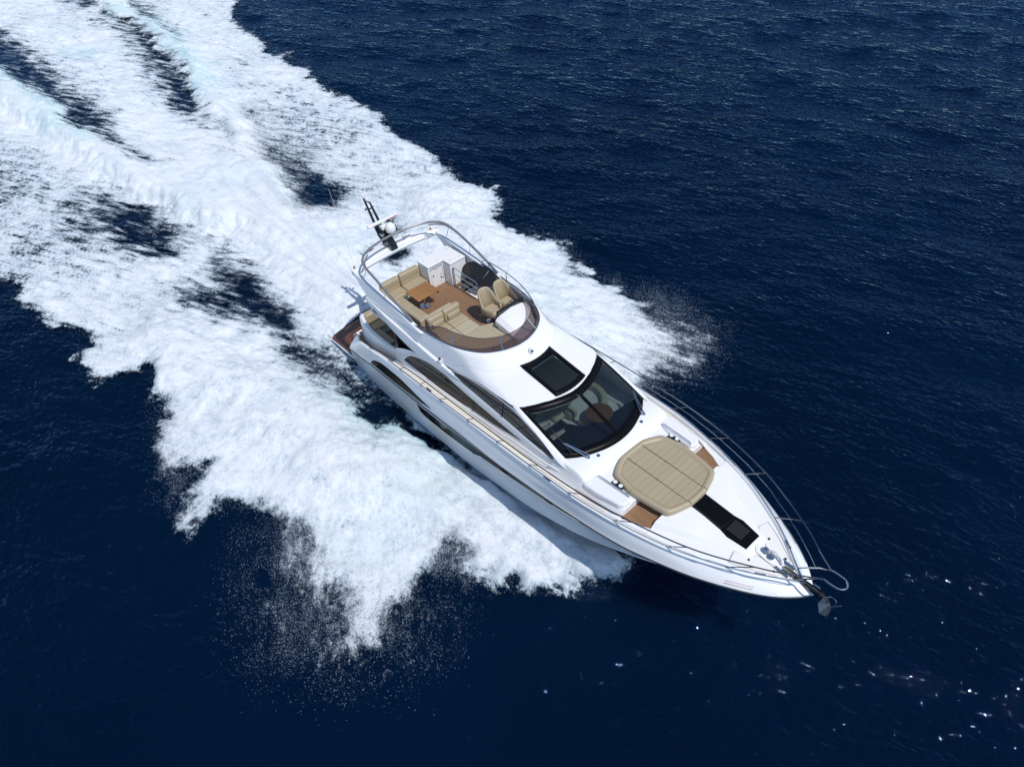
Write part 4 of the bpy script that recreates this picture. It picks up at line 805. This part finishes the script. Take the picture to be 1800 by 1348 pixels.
# coarse density fields on a 0.2 m lattice, sampled with domain warping so that no traced edge stays straight
GX0,GX1,GY0,GY1,GS=-64.,16.,-24.,34.,.2
cx_,cy_=np.meshgrid(np.arange(GX0,GX1,GS),np.arange(GY0,GY1,GS),indexing='ij')
add=np.zeros(cx_.shape)
for nm,dn,s,P in FOAM_ADD: add=np.maximum(add,dn*soft(P,cx_,cy_,s))
dens=add.copy()
for nm,dn,s,P in FOAM_SUB: dens*=1-dn*soft(P,cx_,cy_,s)
turq=np.zeros(cx_.shape)
HULLP=[(-1.3,-2.3),(4,-2.35),(8.2,-2.35),(8.2,2.35),(4,2.35),(-1.3,2.3)]
for nm,P in TURQ: turq=np.maximum(turq,soft(P,cx_,cy_,1.7))
hgt=np.zeros(cx_.shape)
for nm,h,P in RIDGES:
    d,s=dseg(P,cx_,cy_,False); outer=(s<0) if nm=='left' else (s>0)
    hgt=np.maximum(hgt,h*np.exp(-(d/np.where(outer,.85,2.2))**2))
for sg in (-1,1):
    d,s=dseg([(12.6,sg*2.9),(9.5,sg*4.0),(5,sg*5.2),(0,sg*6.3),(-6,sg*7.4)],cx_,cy_,False); hgt=np.maximum(hgt,.55*np.exp(-(d/1.5)**2))
d,s=dseg([(-1.5,0),(-7,0),(-16,0)],cx_,cy_,False); hgt=np.maximum(hgt,.5*np.exp(-(d/1.6)**2))
for sg in (-1,1):
    for (xx,yy,hh) in [(8.6+.25*i,0,0) for i in range(26)]:
        yy=sg*np.interp(xx,[8.6,11,13,15],[2.75,2.5,2.15,1.45]); hh=np.interp(xx,[8.6,10,13,14.8],[.45,.7,.95,.9]); d=np.hypot(cx_-xx,cy_-yy); out_=np.abs(cy_)>abs(yy); hgt=np.maximum(hgt,hh*np.exp(-(d/np.where(out_,1.25,.9))**2))
hgt*=1-soft(HULLP,cx_,cy_,.45)
def samp(A,x,y):
    u=np.clip((x-GX0)/GS,0,A.shape[0]-1.001); v=np.clip((y-GY0)/GS,0,A.shape[1]-1.001); i=u.astype(int); j=v.astype(int); fu=u-i; fv=v-j
    return (A[i,j]*(1-fu)+A[i+1,j]*fu)*(1-fv)+(A[i,j+1]*(1-fu)+A[i+1,j+1]*fu)*fv
# wind sea: random-phase spectrum, tiled
def seatile(n,size,lmin,lmax,wind,power,seed):
    r_=np.random.default_rng(seed); k1=np.fft.fftfreq(n,size/n)*2*np.pi; kx,ky=np.meshgrid(k1,k1,indexing='ij'); k=np.hypot(kx,ky)+1e-9
    c=(kx*math.cos(wind)+ky*math.sin(wind))/k; sp=np.where((k>2*np.pi/lmax)&(k<2*np.pi/lmin),k**-power,0)*(np.abs(c)**1.5*.85+.15)
    h=np.fft.ifft2(sp*(r_.normal(size=k.shape)+1j*r_.normal(size=k.shape))).real; return h/h.std()
T1=seatile(512,64.,.5,9.,math.radians(118),2.35,3)
def sea_h(x,y):
    s=512/64.
    def sm(T,u,v):
        i=np.floor(u).astype(int); j=np.floor(v).astype(int); fu=u-i; fv=v-j
        return (T[i&511,j&511]*(1-fu)+T[(i+1)&511,j&511]*fu)*(1-fv)+(T[i&511,(j+1)&511]*(1-fu)+T[(i+1)&511,(j+1)&511]*fu)*fv
    return .050*sm(T1,x*s,y*s)+.016*sm(T1,x*s*2.7+100,y*s*2.7+31)
def gridmesh(name,xs,ys,zf,keep=None,attrs=None,m=None):
    X,Yy=np.meshgrid(xs,ys,indexing='ij'); Z=zf(X,Yy) if callable(zf) else zf
    nx,ny=X.shape; idx=np.arange(nx*ny).reshape(nx,ny)
    q=np.stack([idx[:-1,:-1],idx[1:,:-1],idx[1:,1:],idx[:-1,1:]],-1).reshape(-1,4)
    if keep is not None:
        kc=(keep[:-1,:-1]|keep[1:,:-1]|keep[1:,1:]|keep[:-1,1:]).reshape(-1); q=q[kc]
    used=np.zeros(nx*ny,bool); used[q.reshape(-1)]=True; mp_=np.cumsum(used)-1; q=mp_[q]
    co=np.stack([X,Yy,Z],-1).reshape(-1,3)[used]
    me=bpy.data.meshes.new(name); me.vertices.add(len(co)); me.vertices.foreach_set('co',co.astype('f').ravel())
    me.loops.add(q.size); me.loops.foreach_set('vertex_index',q.astype('i').ravel()); me.polygons.add(len(q))
    me.polygons.foreach_set('loop_start',np.arange(0,q.size,4,dtype='i')); me.polygons.foreach_set('loop_total',np.full(len(q),4,'i'))
    me.update(calc_edges=True); me.polygons.foreach_set('use_smooth',np.ones(len(q),bool))
    for k_,A in (attrs or {}).items():
        a=me.attributes.new(k_,'FLOAT','POINT'); a.data.foreach_set('value',A.reshape(-1)[used].astype('f'))
    me.materials.append(m); o=bpy.data.objects.new(name,me); COL.objects.link(o); return o
class NT:
    def __init__(s,name):
        s.m=bpy.data.materials.new(name); s.m.use_nodes=True; s.N=s.m.node_tree.nodes; s.K=s.m.node_tree.links; s.b=s.N['Principled BSDF']; s.out=s.N['Material Output']
    def put(s,sock,v):
        if hasattr(v,'is_linked') or isinstance(v,bpy.types.NodeSocket): s.K.new(v,sock)
        else: sock.default_value=v
    def math(s,op,a,b=None,c=None,clamp=False):
        n=s.N.new('ShaderNodeMath'); n.operation=op; n.use_clamp=clamp
        for i,v in enumerate((a,b,c)):
            if v is not None: s.put(n.inputs[i],v)
        return n.outputs[0]
    def noise(s,vec,scale,detail=6,rough=.6,dim='3D'):
        n=s.N.new('ShaderNodeTexNoise'); n.noise_dimensions=dim; n.inputs['Scale'].default_value=scale; n.inputs['Detail'].default_value=detail; n.inputs['Roughness'].default_value=rough
        s.K.new(vec,n.inputs['Vector']); return n.outputs['Fac']
    def attr(s,name): n=s.N.new('ShaderNodeAttribute'); n.attribute_name=name; return n.outputs['Fac']
    def smooth(s,v,a,b,lo=0.,hi=1.):
        n=s.N.new('ShaderNodeMapRange'); n.interpolation_type='SMOOTHSTEP'; s.put(n.inputs[0],v); n.inputs[1].default_value=a; n.inputs[2].default_value=b; n.inputs[3].default_value=lo; n.inputs[4].default_value=hi; return n.outputs[0]
    def mix(s,f,a,b):
        n=s.N.new('ShaderNodeMix'); n.data_type='RGBA'; s.put(n.inputs[0],f)
        for i,v in ((6,a),(7,b)):
            if isinstance(v,tuple): n.inputs[i].default_value=(*v,1)
            else: s.K.new(v,n.inputs[i])
        return n.outputs[2]
    def aniso(s,pos,ang,su,sv):
        """coordinates stretched along a ground direction"""
        mp=s.N.new('ShaderNodeMapping'); mp.vector_type='TEXTURE'; mp.inputs['Rotation'].default_value=(0,0,ang); mp.inputs['Scale'].default_value=(1/su,1/sv,1); s.K.new(pos,mp.inputs[0]); return mp.outputs[0]
# --- water ---
Wm=NT('sea_water'); Wm.b.subsurface_method='BURLEY'; tc=Wm.N.new('ShaderNodeTexCoord'); pos=tc.outputs['Object']; b=Wm.b
b.inputs['Roughness'].default_value=.5; b.inputs['Specular Tint'].default_value=(.20,.50,1.0,1); b.inputs['IOR'].default_value=1.333; b.inputs['Specular IOR Level'].default_value=0.; b.inputs['Subsurface Weight'].default_value=.85; b.inputs['Subsurface Radius'].default_value=(.4,1.0,1.6); b.inputs['Subsurface Scale'].default_value=1.6
big=Wm.noise(pos,.05,3,.5); Wm.K.new(Wm.mix(Wm.smooth(big,.35,.65),(.0002,.0043,.0150),(.0003,.0062,.0210)),b.inputs['Base Color'])
a1=Wm.noise(Wm.aniso(pos,math.radians(28),1.0,2.2),.75,3.0,.58); a2=Wm.noise(Wm.aniso(pos,math.radians(14),1.0,1.7),3.2,1.5,.5)
a3=Wm.noise(pos,8.5,0.,.5)
h=Wm.math('ADD',Wm.math('ADD',Wm.math('MULTIPLY',a1,.72),Wm.math('MULTIPLY',a2,.26)),Wm.math('MULTIPLY',a3,.06))
bp=Wm.N.new('ShaderNodeBump'); bp.inputs['Strength'].default_value=.62; bp.inputs['Distance'].default_value=.42; Wm.K.new(h,bp.inputs['Height'])
gl_=Wm.N.new('ShaderNodeBsdfGlossy'); gl_.inputs['Color'].default_value=(.27,.44,.70,1); gl_.inputs['Roughness'].default_value=.026; Wm.K.new(bp.outputs[0],gl_.inputs['Normal'])
fr_=Wm.N.new('ShaderNodeFresnel'); fr_.inputs[0].default_value=1.333; Wm.K.new(bp.outputs[0],fr_.inputs['Normal'])
ms_=Wm.N.new('ShaderNodeMixShader'); Wm.K.new(fr_.outputs[0],ms_.inputs[0]); Wm.K.new(b.outputs[0],ms_.inputs[1]); Wm.K.new(gl_.outputs[0],ms_.inputs[2]); Wm.K.new(ms_.outputs[0],Wm.out.inputs['Surface'])
xs=np.arange(-95,60,.2); ys=np.arange(-40,100,.2)
def seaz(X,Yy):
    fade=np.clip((np.minimum.reduce([X+95,60-X,Yy+40,100-Yy]))/8,0,1); z=sea_h(X,Yy)*fade
    return z+samp(hgt*dens,X,Yy)*.9-.0*X
sea=gridmesh('sea',xs,ys,seaz,m=Wm.m); sea['kind']='structure'
V=[(-6000,-6000,-.01),(6000,-6000,-.01),(6000,6000,-.01),(-6000,6000,-.01),(-95,-40,-.002),(59.8,-40,-.002),(59.8,99.8,-.002),(-95,99.8,-.002)]
so_=put('open_sea',V,[(0,1,5,4),(1,2,6,5),(2,3,7,6),(3,0,4,7)],Wm.m,None,smooth=False); so_['kind']='structure'
# --- foam ---
Fm=NT('sea_foam'); tc=Fm.N.new('ShaderNodeTexCoord'); pos=tc.outputs['Object']; b=Fm.b
D_=Fm.attr('dens'); S_=Fm.attr('swing'); Tq=Fm.attr('turq')
nA=Fm.noise(Fm.aniso(pos,math.radians(27),1.0,4.2),.75,7,.60); nB=Fm.noise(Fm.aniso(pos,math.radians(-34),1.0,2.2),1.1,9,.68)
nS=Fm.math('ADD',Fm.math('MULTIPLY',nA,Fm.math('SUBTRACT',1.,S_)),Fm.math('MULTIPLY',nB,S_))
nf=Fm.noise(pos,6.5,7,.75); nf2=Fm.noise(pos,1.6,7,.66); nx=Fm.noise(pos,26.,3,.7); Fi=Fm.attr('fine')
Cb=Fm.attr('comb')
nc=Fm.math('ADD',Fm.math('MULTIPLY',nS,.78),Fm.math('MULTIPLY',nf,.22))
ni=Fm.math('ADD',Fm.math('ADD',Fm.math('MULTIPLY',nS,.30),Fm.math('MULTIPLY',nf,.42)),Fm.math('MULTIPLY',nf2,.28))
n0=Fm.math('ADD',Fm.math('MULTIPLY',nc,Cb),Fm.math('MULTIPLY',ni,Fm.math('SUBTRACT',1.,Cb)))
n1=Fm.math('ADD',Fm.math('ADD',Fm.math('MULTIPLY',nx,.30),Fm.math('MULTIPLY',nf,.34)),Fm.math('MULTIPLY',nS,.38))
n=Fm.math('ADD',Fm.math('MULTIPLY',n0,Fm.math('SUBTRACT',1.,Fi)),Fm.math('MULTIPLY',n1,Fi))
q=Fm.math('ADD',D_,Fm.math('MULTIPLY',Fm.math('SUBTRACT',n,.5),3.5))
al0=Fm.math('ADD',Fm.math('MULTIPLY',Fm.smooth(q,.34,.76),Fm.math('SUBTRACT',1.,Cb)),Fm.math('MULTIPLY',Fm.smooth(q,.16,.92),Cb))
al=Fm.math('ADD',Fm.math('MULTIPLY',al0,Fm.math('SUBTRACT',1.,Fi)),Fm.math('MULTIPLY',Fm.smooth(q,.34,1.15),Fi))
Jt=Fm.attr('jet'); cmb=Fm.N.new('ShaderNodeCombineXYZ'); Fm.K.new(Fm.attr('ray'),cmb.inputs[0]); Fm.K.new(Fm.attr('reach'),cmb.inputs[1])
nR=Fm.noise(cmb.outputs[0],1.,6,.6)
tone0=Fm.smooth(q,.42,1.22); toneJ=Fm.smooth(Fm.math('ADD',Fm.math('MULTIPLY',nR,.7),Fm.math('MULTIPLY',nf,.3)),.34,.60,.15,1.)
jw=Fm.math('MULTIPLY',Jt,.6); tone=Fm.math('ADD',Fm.math('MULTIPLY',tone0,Fm.math('SUBTRACT',1.,jw)),Fm.math('MULTIPLY',toneJ,jw))
pale=Fm.noise(pos,.16,4,.5)
tn=Fm.math('ADD',Fm.math('MULTIPLY',Tq,Fm.smooth(nf2,.30,.70,.30,1.0)),Fm.smooth(pale,.48,.68,0.,.22),clamp=True)
thin=Fm.mix(Tq,(.42,.51,.59),(.22,.46,.52))
white=Fm.mix(tn,(.77,.80,.83),(.50,.70,.74))
Fm.K.new(Fm.mix(tone,thin,white),b.inputs['Base Color']); b.inputs['Roughness'].default_value=.75; b.inputs['Specular IOR Level'].default_value=.2
Fm.K.new(al,b.inputs['Alpha'])
hh=Fm.math('ADD',Fm.math('MULTIPLY',n,1.0),Fm.math('MULTIPLY',nf,.18)); bp=Fm.N.new('ShaderNodeBump'); bp.inputs['Strength'].default_value=.65; bp.inputs['Distance'].default_value=.16; Fm.K.new(hh,bp.inputs['Height']); Fm.K.new(bp.outputs[0],b.inputs['Normal'])
xs=np.arange(GX0+.5,GX1-.6,.09); ys=np.arange(GY0+.5,GY1-.6,.09); X,Yy=np.meshgrid(xs,ys,indexing='ij')
wx=X+1.5*(fbm(X*.55,Yy*.55,4,.55,0)-.5)+.5*(fbm(X*2.3,Yy*2.3,3,.55,1)-.5); wy=Yy+1.5*(fbm(X*.55+40,Yy*.55,4,.55,2)-.5)+.5*(fbm(X*2.3,Yy*2.3+30,3,.55,3)-.5)
DD=samp(dens,wx,wy); HH=samp(hgt,wx,wy); TT=samp(turq,wx,wy)
comb=np.zeros(cx_.shape)
for nm,dn,s,P in FOAM_SUB:
    if nm.startswith(('right','left','far','stbd','dark')): comb=np.maximum(comb,soft(P,cx_,cy_,s*1.6))
CC=samp(comb,wx,wy)
swing=np.clip((X+3)/8,0,1)*np.clip((-Yy-3.5)/3,0,1)
DD=np.clip(DD*(.90+.08*swing)+(.60*HH+.42*(fbm(X*.30,Yy*.42,4,.55,4)-.5))*np.clip(DD*3,0,1)*(1-.75*CC),0,1)
fine=np.zeros(cx_.shape)
for nm,dn,s,P in FOAM_ADD[3:]: fine=np.maximum(fine,soft(P,cx_,cy_,1.0))
for nm,dn,s,P in FOAM_SUB:
    if nm in ('stern strip','port gap','stbd strip','mast gap'): fine=np.maximum(fine,.8*soft(P,cx_,cy_,s*1.3))
FF=samp(fine,wx,wy)

cs,sn=math.cos(math.radians(29)),math.sin(math.radians(29)); jd=np.zeros(cx_.shape)
for nm,h,P in RIDGES: d,s=dseg(P,cx_,cy_,False); jd=np.maximum(jd,np.exp(-(d/1.45)**2))
ax_=np.clip((-cx_-1)/18,0,1); jd=np.maximum(jd,np.exp(-(cy_/(1.6+2.2*ax_))**4)*(cx_<-.5)*np.clip(1.1-(-cx_-8)/22,0,1))
JJ=np.clip(samp(jd,wx,wy),0,1)*np.clip(-X/3,0,1)
DD=np.clip(DD+.28*JJ*(DD>.25)*(1-.8*CC),0,1.15)
rr=np.hypot(X-4,Yy); aa=np.arctan2(Yy,4-X)
U=X*cs+Yy*sn; Vv=-X*sn+Yy*cs
lump=fbm(X*.9,Yy*.9,5,.55,5); lumpa=fbm(U*.7,Vv*2.0,5,.55,6)
Z=.035+sea_h(X,Yy)+HH*DD*1.0+DD*(.08+(.20*(lump-.45)+.16*(lumpa-.5))*(1-.8*JJ))
Z=np.maximum(Z,sea_h(X,Yy)+samp(hgt*dens,X,Yy)*.9+.03)
# keep foam from rising through the yacht's decks
hullm=(X>-1.25)&(X<8.2)&(np.abs(Yy)<2.35); Z=np.where(hullm,np.minimum(Z,.07),Z)
foam=gridmesh('wake_foam',xs,ys,Z,keep=DD>.03,attrs={'dens':DD,'swing':swing,'turq':TT,'fine':FF,'comb':CC,'jet':JJ,'ray':aa*26.,'reach':rr*.22},m=Fm.m); foam['kind']='stuff'
# --- airborne spray: separate droplets ---
N_=6000000; px_=rng.uniform(-40,15,N_); py_=rng.uniform(-13,13,N_)
cs_=rng.random(N_)
ed=samp(add,px_,py_); eb=np.exp(-((ed-.45)/.28)**2)*(ed>.01)
fans=np.zeros(N_)
for nm,dn,s,P in FOAM_ADD[3:]: fans=np.maximum(fans,soft(P,px_,py_,s*1.6)*dn)
bow=np.clip((px_+6)/10,0,1)
st_=sum(np.exp(-((px_-a)**2+(py_-b_)**2)/c**2) for a,b_,c in ((-1.5,-2.2,2.0),(1,-3.0,1.3),(-2,.5,1.8)))
pr=.30*eb*bow+.55*fans+.05*eb+.25*st_; clump=.5*fbm(px_*1.3,py_*1.3,4,.6,7)+.5*fbm((px_*.83-py_*.56)*1.6,(px_*.56+py_*.83)*5,3,.6,2); pr*=np.clip((clump-.34)*4,0,1.6)
sel=(cs_<pr*.95)&~((px_>-.6)&(px_<14)&(np.abs(py_)<2.6)); px_,py_=px_[sel],py_[sel]; m_=len(px_)
pz=.05+.50*rng.random(m_)**2.0; r_=.0015+.0045*rng.random(m_)**5
tet=np.array([(1,1,1),(1,-1,-1),(-1,1,-1),(-1,-1,1)],float)
co=(np.stack([px_,py_,pz],-1)[:,None,:]+tet[None]*r_[:,None,None]*(1+.5*rng.random((m_,4,1)))).reshape(-1,3)
base=np.arange(m_)[:,None,None]*4; tri=(np.array([(0,1,2),(0,3,1),(0,2,3),(1,3,2)])[None]+base).reshape(-1,3)
me=bpy.data.meshes.new('sea_spray'); me.vertices.add(len(co)); me.vertices.foreach_set('co',co.astype('f').ravel()); me.loops.add(tri.size); me.loops.foreach_set('vertex_index',tri.astype('i').ravel())
me.polygons.add(len(tri)); me.polygons.foreach_set('loop_start',np.arange(0,tri.size,3,dtype='i')); me.polygons.foreach_set('loop_total',np.full(len(tri),3,'i')); me.update(calc_edges=True)
me.materials.append(mat('spray_white',(.66,.76,.90),.6)); sp_=bpy.data.objects.new('sea_spray',me); COL.objects.link(sp_); sp_['kind']='stuff'
print('spray',m_,'foam verts',len(foam.data.vertices))
